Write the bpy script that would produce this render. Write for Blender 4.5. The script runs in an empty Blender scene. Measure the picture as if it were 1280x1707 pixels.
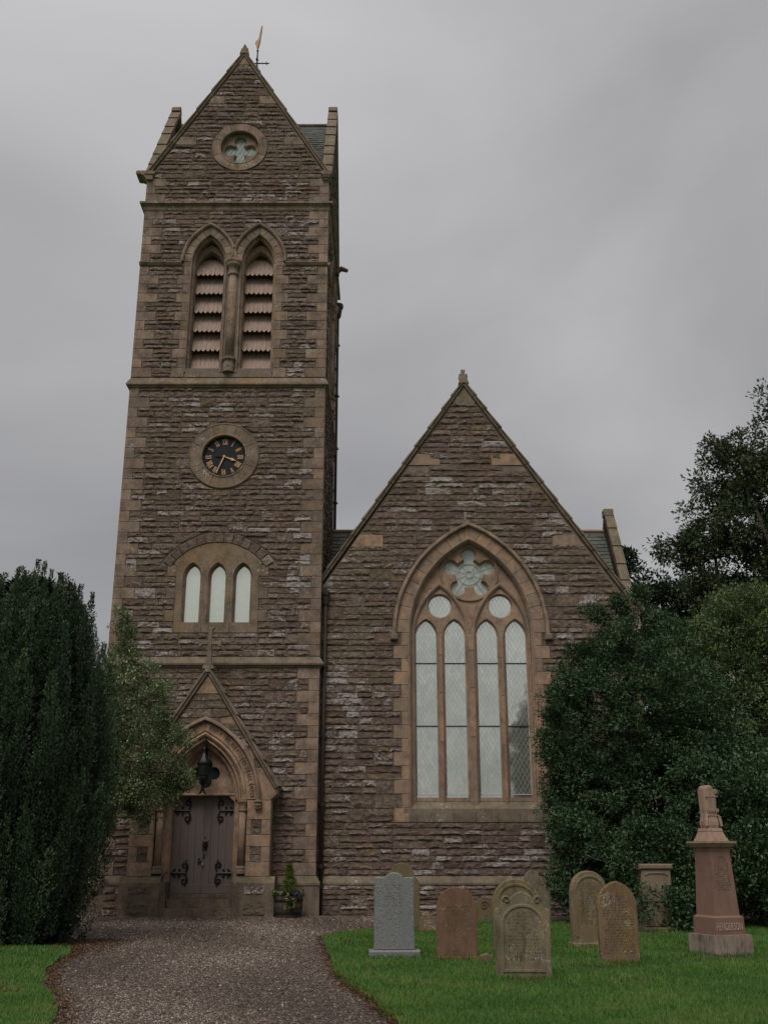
import bpy, bmesh, math, random
import numpy as np
from mathutils import Vector, Matrix
from mathutils.geometry import tessellate_polygon

random.seed(7)
RNG = np.random.default_rng(7)
R = math.radians
scene = bpy.context.scene
COL = scene.collection

# ------------------------------------------------------------------ camera
cam_d = bpy.data.cameras.new('camera')
cam = bpy.data.objects.new('camera', cam_d)
COL.objects.link(cam)
cam.location = (0, 0, 1.6)
cam.rotation_euler = (R(90 + 18.2), 0, 0)
cam_d.sensor_fit = 'VERTICAL'
cam_d.sensor_height = 36.0
cam_d.lens = 1740 / 1707 * 36.0
cam_d.clip_start = 0.1
cam_d.clip_end = 3000
scene.camera = cam

# ------------------------------------------------------------------ world: overcast
world = bpy.data.worlds.new('World')
scene.world = world
world.use_nodes = True
wt = world.node_tree
wt.nodes.clear()


def wn(t, **kw):
    n = wt.nodes.new(t)
    for k, v in kw.items():
        setattr(n, k, v)
    return n


SUN_EL, SUN_ROT = 55, 200
wo = wn('ShaderNodeOutputWorld')
bg = wn('ShaderNodeBackground')
bg.inputs['Strength'].default_value = 0.1
wt.links.new(bg.outputs[0], wo.inputs[0])
sky = wn('ShaderNodeTexSky', sky_type='NISHITA')
sky.sun_disc = False
sky.sun_elevation = R(SUN_EL)
sky.sun_rotation = R(SUN_ROT)
tc = wn('ShaderNodeTexCoord')
sep = wn('ShaderNodeSeparateXYZ')
wt.links.new(tc.outputs['Generated'], sep.inputs[0])
# flatten the direction onto a cloud deck so clouds stretch towards the horizon
zc = wn('ShaderNodeMath', operation='ADD'); zc.inputs[1].default_value = 0.55
wt.links.new(sep.outputs['Z'], zc.inputs[0])
zm = wn('ShaderNodeMath', operation='MAXIMUM'); zm.inputs[1].default_value = 0.12
wt.links.new(zc.outputs[0], zm.inputs[0])
dv = wn('ShaderNodeVectorMath', operation='DIVIDE')
cmb = wn('ShaderNodeCombineXYZ')
for i in range(3):
    wt.links.new(zm.outputs[0], cmb.inputs[i])
wt.links.new(tc.outputs['Generated'], dv.inputs[0])
wt.links.new(cmb.outputs[0], dv.inputs[1])
mp = wn('ShaderNodeMapping'); mp.inputs['Location'].default_value = (3.1, 1.7, 0.4)
mp.inputs['Scale'].default_value = (0.75, 1.0, 1.0)
wt.links.new(dv.outputs[0], mp.inputs[0])
n1 = wn('ShaderNodeTexNoise'); n1.inputs['Scale'].default_value = 2.3; n1.inputs['Detail'].default_value = 5; n1.inputs['Roughness'].default_value = 0.45
n1.inputs['Distortion'].default_value = 0.55
wt.links.new(mp.outputs[0], n1.inputs['Vector'])
mr = wn('ShaderNodeMapRange'); mr.inputs['From Min'].default_value = 0.34; mr.inputs['From Max'].default_value = 0.66
mr.inputs['To Min'].default_value = 0.77; mr.inputs['To Max'].default_value = 1.18
wt.links.new(n1.outputs['Fac'], mr.inputs['Value'])
# CIE overcast: brighter towards the zenith
gz = wn('ShaderNodeMapRange'); gz.inputs['From Min'].default_value = -0.02; gz.inputs['From Max'].default_value = 1.0
gz.inputs['To Min'].default_value = 2.6; gz.inputs['To Max'].default_value = 5.3
wt.links.new(sep.outputs['Z'], gz.inputs['Value'])
ml = wn('ShaderNodeMath', operation='MULTIPLY')
wt.links.new(gz.outputs[0], ml.inputs[0]); wt.links.new(mr.outputs[0], ml.inputs[1])
tint = wn('ShaderNodeMix', data_type='RGBA')
wt.links.new(n1.outputs['Fac'], tint.inputs['Factor'])
tint.inputs['A'].default_value = (0.975, 0.975, 1.02, 1)
tint.inputs['B'].default_value = (1.0, 0.985, 0.995, 1)
cl = wn('ShaderNodeVectorMath', operation='SCALE')
wt.links.new(tint.outputs['Result'], cl.inputs[0]); wt.links.new(ml.outputs[0], cl.inputs['Scale'])
mx = wn('ShaderNodeMix', data_type='RGBA')
mx.inputs['Factor'].default_value = 0.97
wt.links.new(sky.outputs[0], mx.inputs['A']); wt.links.new(cl.outputs[0], mx.inputs['B'])
wt.links.new(mx.outputs['Result'], bg.inputs['Color'])

sun_d = bpy.data.lights.new('sun', 'SUN')
sun_d.energy = 1.5
sun_d.angle = R(30)
sun_d.color = (1.0, 0.96, 0.9)
sun = bpy.data.objects.new('sun', sun_d)
COL.objects.link(sun)
sun.rotation_euler = (R(90 - SUN_EL), 0, R(-20))

scene.view_settings.view_transform = 'Standard'
scene.view_settings.look = 'None'
scene.view_settings.exposure = 0.12
scene.view_settings.gamma = 1.0
scene.view_settings.use_curve_mapping = False

# ------------------------------------------------------------------ material helpers


class NT:
    def __init__(s, name):
        s.m = bpy.data.materials.new(name)
        s.m.use_nodes = True
        s.t = s.m.node_tree
        s.bsdf = s.t.nodes['Principled BSDF']
        s.geo = None

    def n(s, typ, **kw):
        nd = s.t.nodes.new(typ)
        for k, v in kw.items():
            setattr(nd, k, v)
        return nd

    def l(s, a, b):
        s.t.links.new(a, b)

    def pos(s, scale=(1, 1, 1), off=(0, 0, 0)):
        if s.geo is None:
            s.geo = s.n('ShaderNodeNewGeometry')
        mp = s.n('ShaderNodeMapping')
        mp.inputs['Scale'].default_value = scale
        mp.inputs['Location'].default_value = off
        s.l(s.geo.outputs['Position'], mp.inputs[0])
        return mp.outputs[0]

    def noise(s, scale, detail=3, rough=0.55, vec=None, sc=(1, 1, 1), off=(0, 0, 0), dist=0.0):
        nd = s.n('ShaderNodeTexNoise')
        nd.inputs['Scale'].default_value = scale
        nd.inputs['Detail'].default_value = detail
        nd.inputs['Roughness'].default_value = rough
        nd.inputs['Distortion'].default_value = dist
        s.l(vec if vec is not None else s.pos(sc, off), nd.inputs['Vector'])
        return nd.outputs['Fac']

    def rng(s, v, a, b, c=0.0, d=1.0):
        nd = s.n('ShaderNodeMapRange')
        nd.inputs['From Min'].default_value = a; nd.inputs['From Max'].default_value = b
        nd.inputs['To Min'].default_value = c; nd.inputs['To Max'].default_value = d
        s.l(v, nd.inputs['Value'])
        return nd.outputs[0]

    def math(s, op, a, b=None):
        nd = s.n('ShaderNodeMath', operation=op)
        for i, x in enumerate((a, b)):
            if x is None:
                continue
            if isinstance(x, (int, float)):
                nd.inputs[i].default_value = x
            else:
                s.l(x, nd.inputs[i])
        return nd.outputs[0]

    def mix(s, f, a, b, mode='MIX'):
        nd = s.n('ShaderNodeMix', data_type='RGBA', blend_type=mode)
        if isinstance(f, (int, float)):
            nd.inputs['Factor'].default_value = f
        else:
            s.l(f, nd.inputs['Factor'])
        for k, x in (('A', a), ('B', b)):
            if isinstance(x, tuple):
                nd.inputs[k].default_value = (*x[:3], 1)
            else:
                s.l(x, nd.inputs[k])
        return nd.outputs['Result']

    def ramp(s, v, stops, interp='LINEAR'):
        nd = s.n('ShaderNodeValToRGB')
        cr = nd.color_ramp
        cr.interpolation = interp
        while len(cr.elements) < len(stops):
            cr.elements.new(0.5)
        for e, (p, c) in zip(cr.elements, stops):
            e.position = p
            e.color = (*c, 1)
        s.l(v, nd.inputs[0])
        return nd.outputs[0]

    def attr(s, name):
        nd = s.n('ShaderNodeAttribute')
        nd.attribute_name = name
        return nd.outputs['Fac']

    def up(s):
        if s.geo is None:
            s.geo = s.n('ShaderNodeNewGeometry')
        sp = s.n('ShaderNodeSeparateXYZ')
        s.l(s.geo.outputs['Normal'], sp.inputs[0])
        return sp.outputs['Z']

    def bump(s, h, strength, dist, prev=None):
        nd = s.n('ShaderNodeBump')
        nd.inputs['Strength'].default_value = strength
        nd.inputs['Distance'].default_value = dist
        s.l(h, nd.inputs['Height'])
        if prev is not None:
            s.l(prev, nd.inputs['Normal'])
        return nd.outputs[0]

    def done(s, color=None, rough=0.85, normal=None, spec=0.3, metal=0.0):
        b = s.bsdf
        if color is not None:
            if isinstance(color, tuple):
                b.inputs['Base Color'].default_value = (*color[:3], 1)
            else:
                s.l(color, b.inputs['Base Color'])
        if isinstance(rough, (int, float)):
            b.inputs['Roughness'].default_value = rough
        else:
            s.l(rough, b.inputs['Roughness'])
        b.inputs['Specular IOR Level'].default_value = spec
        b.inputs['Metallic'].default_value = metal
        if normal is not None:
            s.l(normal, b.inputs['Normal'])
        return s.m


M = {}


def m_rubble():
    k = NT('rubble_stone')
    tone = k.attr('tone')
    c = k.ramp(tone, [(0.0, (.150, .108, .088)), (0.22, (.222, .158, .130)), (0.45, (.275, .203, .168)), (0.6, (.215, .165, .120)),
                      (0.78, (.31, .238, .202)), (0.9, (.285, .21, .145)), (1.0, (.178, .142, .105))])
    # inner mottling
    mot = k.noise(7.0, 5, 0.7, sc=(1, 1, 1.6))
    c = k.mix(k.rng(mot, .38, .62), c, k.mix(0.8, c, (.095, .066, .052)))
    # greenish/ochre growth in big patches
    g = k.noise(0.45, 3, 0.6, off=(4, 2, 9))
    gf = k.math('MULTIPLY', k.rng(g, .52, .66), k.rng(k.noise(9, 3), .4, .62))
    c = k.mix(k.math('MULTIPLY', gf, 0.7), c, (.16, .14, .075))
    o = k.math('MULTIPLY', k.rng(k.noise(0.8, 2, off=(7, 0, 3)), .58, .68), k.rng(k.noise(14, 3, off=(1, 5, 1)), .5, .6))
    c = k.mix(k.math('MULTIPLY', o, 0.55), c, (.30, .15, .05))
    # pale crustose lichen: specks clustered on the ledges
    big = k.math('MULTIPLY', k.rng(k.noise(0.42, 3, 0.6, off=(1.3, 0, 2.2)), .38, .60, .25, 1), k.rng(k.noise(2.6, 3, 0.6, off=(6, 3, 2)), .38, .6, .45, 1.15))
    per = k.rng(k.math('FRACT', k.math('MULTIPLY', tone, 17.3)), .66, .86)
    fine = k.noise(12, 6, 0.86, sc=(1, 1, 1.15), off=(3, 1, 1))
    upf = k.rng(k.up(), -.35, .45, .55, 1.2)
    lm = k.math('MULTIPLY', k.math('MULTIPLY', big, per), upf)
    thr = k.rng(lm, 0, 1.0, .60, .40)
    lich = k.rng(k.math('SUBTRACT', fine, thr), 0, .035)
    lc = k.ramp(k.noise(30, 2), [(0.3, (.36, .31, .295)), (0.7, (.58, .54, .51))])
    c = k.mix(k.math('MULTIPLY', lich, .8), c, lc)
    h1 = k.noise(8, 6, 0.72, sc=(.75, .75, 1.35), dist=.3)
    h2 = k.noise(38, 4, 0.7, sc=(.8, .8, 1.3))
    b = k.bump(h1, .85, .075)
    b = k.bump(h2, .8, .025, b)
    return k.done(c, .92, b, .15)


def m_mortar():
    k = NT('lime_mortar')
    c = k.ramp(k.noise(3, 4), [(.3, (.17, .135, .11)), (.7, (.27, .215, .175))])
    b = k.bump(k.noise(30, 3), .6, .02)
    return k.done(c, .95, b, .1)


def m_ashlar(name, a, b_, dark, stain=.6, lich=.3, orange=.25, green=.2):
    k = NT(name)
    tone = k.attr('tone')
    c = k.mix(tone, a, b_)
    m = k.noise(2.6, 6, .72, off=(2, 2, 2))
    c = k.mix(k.math('MULTIPLY', k.rng(m, .42, .66), stain), c, dark)
    # soft vertical weather streaks
    st = k.noise(3.0, 4, .6, sc=(2.4, 2.4, .25))
    c = k.mix(k.math('MULTIPLY', k.rng(st, .52, .75), stain * .6), c, dark)
    if green:
        gz = k.math('MULTIPLY', k.rng(k.up(), .05, .7, .18, 1), k.rng(k.noise(4, 4, .7, off=(6, 1, 1)), .38, .62))
        c = k.mix(k.math('MULTIPLY', gz, green), c, (.13, .125, .06))
    if orange:
        o = k.math('MULTIPLY', k.rng(k.noise(1.1, 3, off=(9, 4, 4)), .5, .64), k.rng(k.noise(24, 4, .7), .48, .58))
        c = k.mix(k.math('MULTIPLY', o, orange), c, (.33, .17, .04))
    if lich:
        f = k.noise(14, 6, .82, off=(5, 5, 1))
        q = k.rng(k.noise(1.4, 3, off=(1, 8, 1)), .42, .66, .68, .53)
        li = k.rng(k.math('SUBTRACT', f, q), 0, .04)
        c = k.mix(k.math('MULTIPLY', li, lich), c, (.50, .47, .42))
        dk = k.rng(k.noise(15, 6, .8, off=(2, 9, 6)), .58, .64)
        c = k.mix(k.math('MULTIPLY', dk, .6), c, (.05, .043, .035))
    bp = k.bump(k.noise(16, 5, .7), .5, .02)
    bp = k.bump(k.noise(90, 3, .6), .3, .006, bp)
    return k.done(c, .88, bp, .2)


M['rubble'] = m_rubble()
M['mortar'] = m_mortar()
M['ashlar'] = m_ashlar('tower_sandstone', (.40, .28, .205), (.27, .20, .158), (.12, .09, .072), .95, .7, .35, .5)
M['warm'] = m_ashlar('warm_sandstone', (.50, .31, .20), (.33, .24, .18), (.18, .135, .105), .85, .45, .12, .3)
M['porch'] = m_ashlar('porch_sandstone', (.49, .31, .20), (.34, .24, .175), (.15, .115, .09), .85, .55, .12, .3)
M['greenish'] = m_ashlar('mossy_sandstone', (.29, .22, .165), (.225, .18, .135), (.12, .095, .072), .85, .7, .3, .5)
M['damp'] = m_ashlar('damp_base_sandstone', (.25, .19, .135), (.19, .145, .11), (.09, .07, .055), .95, .5, .1, .9)
M['lichened'] = m_ashlar('lichened_sandstone', (.31, .23, .165), (.235, .18, .135), (.12, .092, .07), .95, .9, .7, .3)


def m_simple(name, a, b, sc=5, rough=.6, bump=.2, bd=.01, metal=0, spec=.3, stretch=(1, 1, 1)):
    k = NT(name)
    c = k.ramp(k.noise(sc, 4, .6, sc=stretch), [(.3, a), (.7, b)])
    bp = k.bump(k.noise(sc * 6, 3), bump, bd)
    return k.done(c, rough, bp, spec, metal)


M['iron'] = m_simple('black_iron', (.008, .008, .009), (.018, .018, .019), 9, .45)
M['pipe'] = m_simple('brown_painted_pipe', (.035, .026, .022), (.055, .04, .034), 6, .55)
M['gold'] = m_simple('gilding', (.62, .36, .20), (.72, .45, .27), 9, .42, metal=.35)
M['dial'] = m_simple('black_dial', (.009, .009, .011), (.016, .016, .018), 3, .35)
M['louvre'] = m_simple('weathered_board', (.27, .195, .155), (.46, .335, .275), 5, .8, .3, stretch=(5, 1, .6))
M['door'] = m_simple('door_paint', (.155, .122, .112), (.185, .148, .134), 1.5, .5, .15, stretch=(3, 1, .4))
M['lead'] = m_simple('lead_came', (.52, .54, .49), (.62, .64, .58), 9, .6)
M['bar'] = m_simple('dark_saddle_bar', (.02, .02, .02), (.04, .04, .04), 9, .5)
M['trim'] = m_simple('white_putty_fillet', (.5, .5, .48), (.62, .62, .6), 9, .6)
M['darkglass'] = m_simple('dark_glass', (.02, .025, .022), (.035, .045, .038), 3, .12, .02, .002, spec=.6)
M['slate'] = None
M['wood'] = m_simple('barrel_oak', (.05, .038, .028), (.10, .078, .058), 8, .85, .5, stretch=(3, 3, .6))
M['soil'] = m_simple('soil', (.03, .02, .014), (.06, .04, .028), 12, .95)
M['granite'] = None
M['bark'] = m_simple('bark', (.05, .04, .03), (.11, .09, .07), 8, .95, .8, .04, stretch=(1, 1, .3))
M['letter'] = m_simple('weathered_letters', (.15, .085, .05), (.21, .125, .075), 9, .9)
M['steel'] = m_simple('padlock_steel', (.55, .55, .53), (.65, .65, .63), 9, .3, metal=.8)


def m_glass():
    k = NT('leaded_window_glass')
    # diamond quarries tilt a little each way, so the reflections break up
    geo_v = k.pos((1, 1, 1))
    sp = k.n('ShaderNodeSeparateXYZ'); k.l(geo_v, sp.inputs[0])
    a = k.math('ADD', k.math('MULTIPLY', sp.outputs['X'], 7.7), k.math('MULTIPLY', sp.outputs['Z'], 4.4))
    b = k.math('SUBTRACT', k.math('MULTIPLY', sp.outputs['X'], 7.7), k.math('MULTIPLY', sp.outputs['Z'], 4.4))
    cb = k.n('ShaderNodeCombineXYZ')
    k.l(k.math('FLOOR', a), cb.inputs[0]); k.l(k.math('FLOOR', b), cb.inputs[1])
    wnz = k.n('ShaderNodeTexWhiteNoise'); k.l(cb.outputs[0], wnz.inputs['Vector'])
    tone = wnz.outputs['Value']
    big = k.noise(1.1, 3, .5, off=(3, 0, 1))
    c = k.mix(k.rng(big, .35, .65), (.84, .86, .78), (.97, .99, .89))
    c = k.mix(k.math('MULTIPLY', tone, .35), c, (.60, .65, .60))
    sub = k.n('ShaderNodeVectorMath', operation='SUBTRACT'); k.l(wnz.outputs['Color'], sub.inputs[0]); sub.inputs[1].default_value = (.5, .5, .5)
    sc = k.n('ShaderNodeVectorMath', operation='SCALE'); k.l(sub.outputs[0], sc.inputs[0]); sc.inputs['Scale'].default_value = .022
    ad = k.n('ShaderNodeVectorMath', operation='ADD'); k.l(k.geo.outputs['Normal'], ad.inputs[0]); k.l(sc.outputs[0], ad.inputs[1])
    nm = k.n('ShaderNodeVectorMath', operation='NORMALIZE'); k.l(ad.outputs[0], nm.inputs[0])
    return k.done(c, .07, nm.outputs[0], .6, .85)


def m_paleglass():
    k = NT('pale_obscured_glass')
    c = k.ramp(k.noise(9, 4), [(.3, (.88, .94, .80)), (.7, (.93, .97, .84))])
    bp = k.bump(k.noise(12, 2), .08, .01)
    return k.done(c, .16, bp, .7, .75)


def m_slate():
    k = NT('roof_slate')
    c = k.ramp(k.attr('tone'), [(0, (.055, .06, .055)), (.5, (.085, .09, .08)), (1, (.12, .12, .10))])
    g = k.rng(k.noise(3, 4, .7), .5, .65)
    c = k.mix(k.math('MULTIPLY', g, .5), c, (.14, .14, .10))
    return k.done(c, .6, k.bump(k.noise(25, 3), .4, .01), .3)


def m_granite():
    k = NT('grey_granite')
    sp = k.noise(120, 2, .5)
    c = k.ramp(sp, [(.36, (.09, .09, .088)), (.5, (.20, .20, .195)), (.64, (.34, .34, .33))])
    st = k.rng(k.noise(2.5, 4, sc=(2, 2, .3)), .5, .8)
    c = k.mix(k.math('MULTIPLY', st, .25), c, (.16, .155, .14))
    return k.done(c, .5, None, .4)


def m_grave(name, a, b, lich, yellow, green=.4, dark=.3):
    k = NT(name)
    c = k.mix(k.rng(k.noise(2.3, 4, .6), .35, .7), a, b)
    ys = k.math('MULTIPLY', k.rng(k.noise(3, 4, .6, off=(4, 4, 1)), .42, .62), k.rng(k.noise(30, 4, .7), .42, .58))
    c = k.mix(k.math('MULTIPLY', ys, yellow), c, (.26, .16, .045))
    gs = k.rng(k.noise(2, 5, .7, off=(8, 1, 2), sc=(1.5, 1.5, .6)), .42, .68)
    c = k.mix(k.math('MULTIPLY', gs, green), c, (.11, .11, .055))
    dk = k.rng(k.noise(4.5, 5, .7, off=(1, 3, 8), sc=(2, 2, .5)), .5, .72)
    c = k.mix(k.math('MULTIPLY', dk, dark), c, (.05, .04, .03))
    f = k.noise(30, 5, .8, off=(5, 5, 1))
    q = k.rng(k.noise(3.3, 3, off=(1, 8, 1)), .4, .62, .69, .545)
    c = k.mix(k.math('MULTIPLY', k.rng(k.math('SUBTRACT', f, q), 0, .03), lich), c, (.52, .49, .42))
    bp = k.bump(k.noise(40, 5, .7), .5, .012)
    return k.done(c, .88, bp, .2)


M['slate'] = m_slate()
M['greyglass'] = m_simple('grey_foil_glass', (.32, .345, .32), (.56, .60, .56), 5, .22, .1, .004, spec=.6)
M['roseglass'] = m_simple('dim_rose_glass', (.13, .16, .15), (.30, .36, .33), 4, .35, .1, .004, spec=.5)
M['granite'] = m_granite()
M['glass'] = m_glass()
M['paleglass'] = m_paleglass()
M['g_red'] = m_grave('red_brown_headstone', (.15, .085, .058), (.22, .125, .088), .6, .2, .3, .7)
M['g_grey'] = m_grave('green_grey_headstone', (.25, .21, .15), (.17, .14, .10), .6, .5, .6, .75)
M['g_ochre'] = m_grave('ochre_headstone', (.24, .185, .11), (.18, .14, .09), .5, .8, .4, .6)
M['g_rust'] = m_grave('rust_lichen_headstone', (.18, .115, .075), (.24, .16, .115), 1.0, 1.0, .3, .6)
M['g_brown'] = m_grave('mossy_brown_headstone', (.15, .115, .07), (.19, .145, .085), .4, .5, .7, .5)
M['g_tan'] = m_grave('tan_pedestal_stone', (.27, .20, .145), (.22, .165, .12), .1, .1, .3, .3)
M['hend'] = m_grave('pink_red_granite', (.255, .15, .115), (.205, .12, .095), .03, .0, .05, .3)
M['hend_top'] = m_grave('pink_sandstone', (.42, .28, .215), (.33, .215, .165), .1, .0, .1, .45)
M['hend_base'] = m_grave('pale_streaked_base', (.36, .28, .235), (.27, .205, .175), .2, .0, .1, .9)
M['mark'] = m_simple('carved_marks', (.085, .06, .042), (.12, .09, .065), 9, .9)
M['mark_gold'] = m_simple('worn_gilt_marks', (.14, .115, .06), (.19, .16, .09), 9, .8)
M['carved_light'] = m_simple('raised_worn_letters', (.42, .30, .245), (.50, .36, .30), 9, .85)


def m_leaf(name, stops, rough=.45, spec=.4, trans=.12):
    k = NT(name)
    c = k.ramp(k.attr('tone'), stops)
    b = k.bsdf
    m = k.done(c, rough, None, spec)
    try:
        b.inputs['Transmission Weight'].default_value = 0
    except Exception:
        pass
    if trans:
        out = [n for n in k.t.nodes if n.type == 'OUTPUT_MATERIAL'][0]
        tr = k.n('ShaderNodeBsdfTranslucent'); k.l(c, tr.inputs[0])
        ms = k.n('ShaderNodeMixShader'); ms.inputs[0].default_value = trans
        k.l(b.outputs[0], ms.inputs[1]); k.l(tr.outputs[0], ms.inputs[2]); k.l(ms.outputs[0], out.inputs[0])
    return m


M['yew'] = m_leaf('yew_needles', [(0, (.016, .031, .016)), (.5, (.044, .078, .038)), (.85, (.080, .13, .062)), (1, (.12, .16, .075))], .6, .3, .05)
M['holly'] = m_leaf('holly_leaf', [(0, (.036, .068, .030)), (.5, (.062, .112, .050)), (.85, (.088, .145, .064)), (1, (.13, .175, .085))], .5, .32, .08)
M['olive'] = m_leaf('variegated_holly_leaf', [(0, (.07, .12, .045)), (.45, (.135, .195, .08)), (.8, (.23, .28, .125)), (1, (.44, .46, .28))], .42, .4, .15)
M['lime'] = m_leaf('ash_leaf', [(0, (.07, .115, .045)), (.5, (.115, .17, .065)), (1, (.18, .23, .09))], .5, .35, .2)
M['treeleaf'] = m_leaf('sycamore_leaf', [(0, (.040, .065, .030)), (.5, (.068, .105, .046)), (.97, (.10, .135, .058)), (1, (.14, .09, .04))], .5, .35, .15)
M['farleaf'] = m_leaf('far_tree_leaf', [(0, (.026, .045, .022)), (1, (.052, .085, .038))], .6, .3, .1)
M['conifer'] = m_leaf('dwarf_conifer', [(0, (.08, .13, .02)), (.8, (.15, .22, .035)), (1, (.30, .16, .04))], .6, .3, .15)
M['pansyleaf'] = m_leaf('bedding_leaf', [(0, (.03, .06, .02)), (1, (.07, .12, .04))], .6, .3, .1)
M['purple'] = m_leaf('purple_petal', [(0, (.05, .035, .09)), (1, (.13, .10, .20))], .6, .2, .2)
M['yellow'] = m_leaf('yellow_petal', [(0, (.42, .38, .12)), (1, (.55, .52, .25))], .6, .2, .2)


def m_grassground():
    k = NT('lawn_turf')
    c = k.ramp(k.noise(1.3, 5, .65), [(.3, (.05, .115, .03)), (.55, (.075, .155, .036)), (.75, (.11, .165, .045))])
    c = k.mix(k.rng(k.noise(5, 4, .7, off=(3, 3, 3)), .62, .72), c, (.11, .085, .04))
    return k.done(c, .9, k.bump(k.noise(60, 4), .9, .03), .15)


M['turf'] = m_grassground()
M['blade'] = m_leaf('grass_blade', [(0, (.055, .135, .026)), (.45, (.10, .215, .040)), (.8, (.15, .265, .055)), (.94, (.21, .26, .08)), (1, (.25, .19, .085))], .5, .3, .25)


def m_gravel():
    k = NT('gravel_bed')
    v = k.n('ShaderNodeTexVoronoi'); v.inputs['Scale'].default_value = 42
    k.l(k.pos(), v.inputs['Vector'])
    sp = k.n('ShaderNodeSeparateColor'); k.l(v.outputs['Color'], sp.inputs[0])
    c = k.ramp(sp.outputs[0], [(0, (.035, .024, .019)), (.5, (.10, .073, .06)), (.9, (.20, .15, .125)), (1, (.4, .36, .33))])
    big = k.rng(k.noise(.7, 4, .6), .35, .7)
    c = k.mix(k.math('MULTIPLY', big, .35), c, (.085, .06, .045))
    bp = k.bump(v.outputs['Distance'], 1.0, .03)
    bp = k.bump(k.noise(3, 3), .5, .05, bp)
    return k.done(c, .85, bp, .25)


def m_pebble():
    k = NT('gravel_chips')
    c = k.ramp(k.attr('tone'), [(0, (.036, .026, .019)), (.35, (.10, .074, .056)), (.7, (.18, .138, .108)), (.93, (.28, .22, .185)), (1, (.42, .37, .33))])
    return k.done(c, .7, None, .35)


M['gravel'] = m_gravel()
M['pebble'] = m_pebble()


def m_far():
    k = NT('rough_ground')
    c = k.ramp(k.noise(.4, 5), [(.3, (.05, .085, .025)), (.7, (.09, .12, .045))])
    return k.done(c, .95, k.bump(k.noise(8, 4), .8, .1), .1)


M['ground'] = m_far()

# ------------------------------------------------------------------ object helpers
WLOC = {}


def link(o, parent=None, loc=None):
    COL.objects.link(o)
    loc = Vector(loc) if loc is not None else Vector((0, 0, 0))
    if parent is not None:
        o.parent = parent
        o.location = loc - WLOC[parent.name]
    else:
        o.location = loc
    WLOC[o.name] = loc
    return o


def empty(name, loc, label=None, cat=None, group=None):
    o = bpy.data.objects.new(name, None)
    o.empty_display_size = .3
    link(o, None, loc)
    tag(o, label, cat, group)
    return o


def tag(o, label=None, cat=None, group=None, kind=None):
    if label: o['label'] = label
    if cat: o['category'] = cat
    if group: o['group'] = group
    if kind: o['kind'] = kind
    return o


class Frame:
    """a wall plane: u runs to the right as seen from outside, d outwards, z up"""
    def __init__(s, O, U, N):
        s.O, s.U, s.N = O, U, N

    def pt(s, u, d, z):
        return (s.O[0] + u * s.U[0] + d * s.N[0], s.O[1] + u * s.U[1] + d * s.N[1], z)


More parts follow.
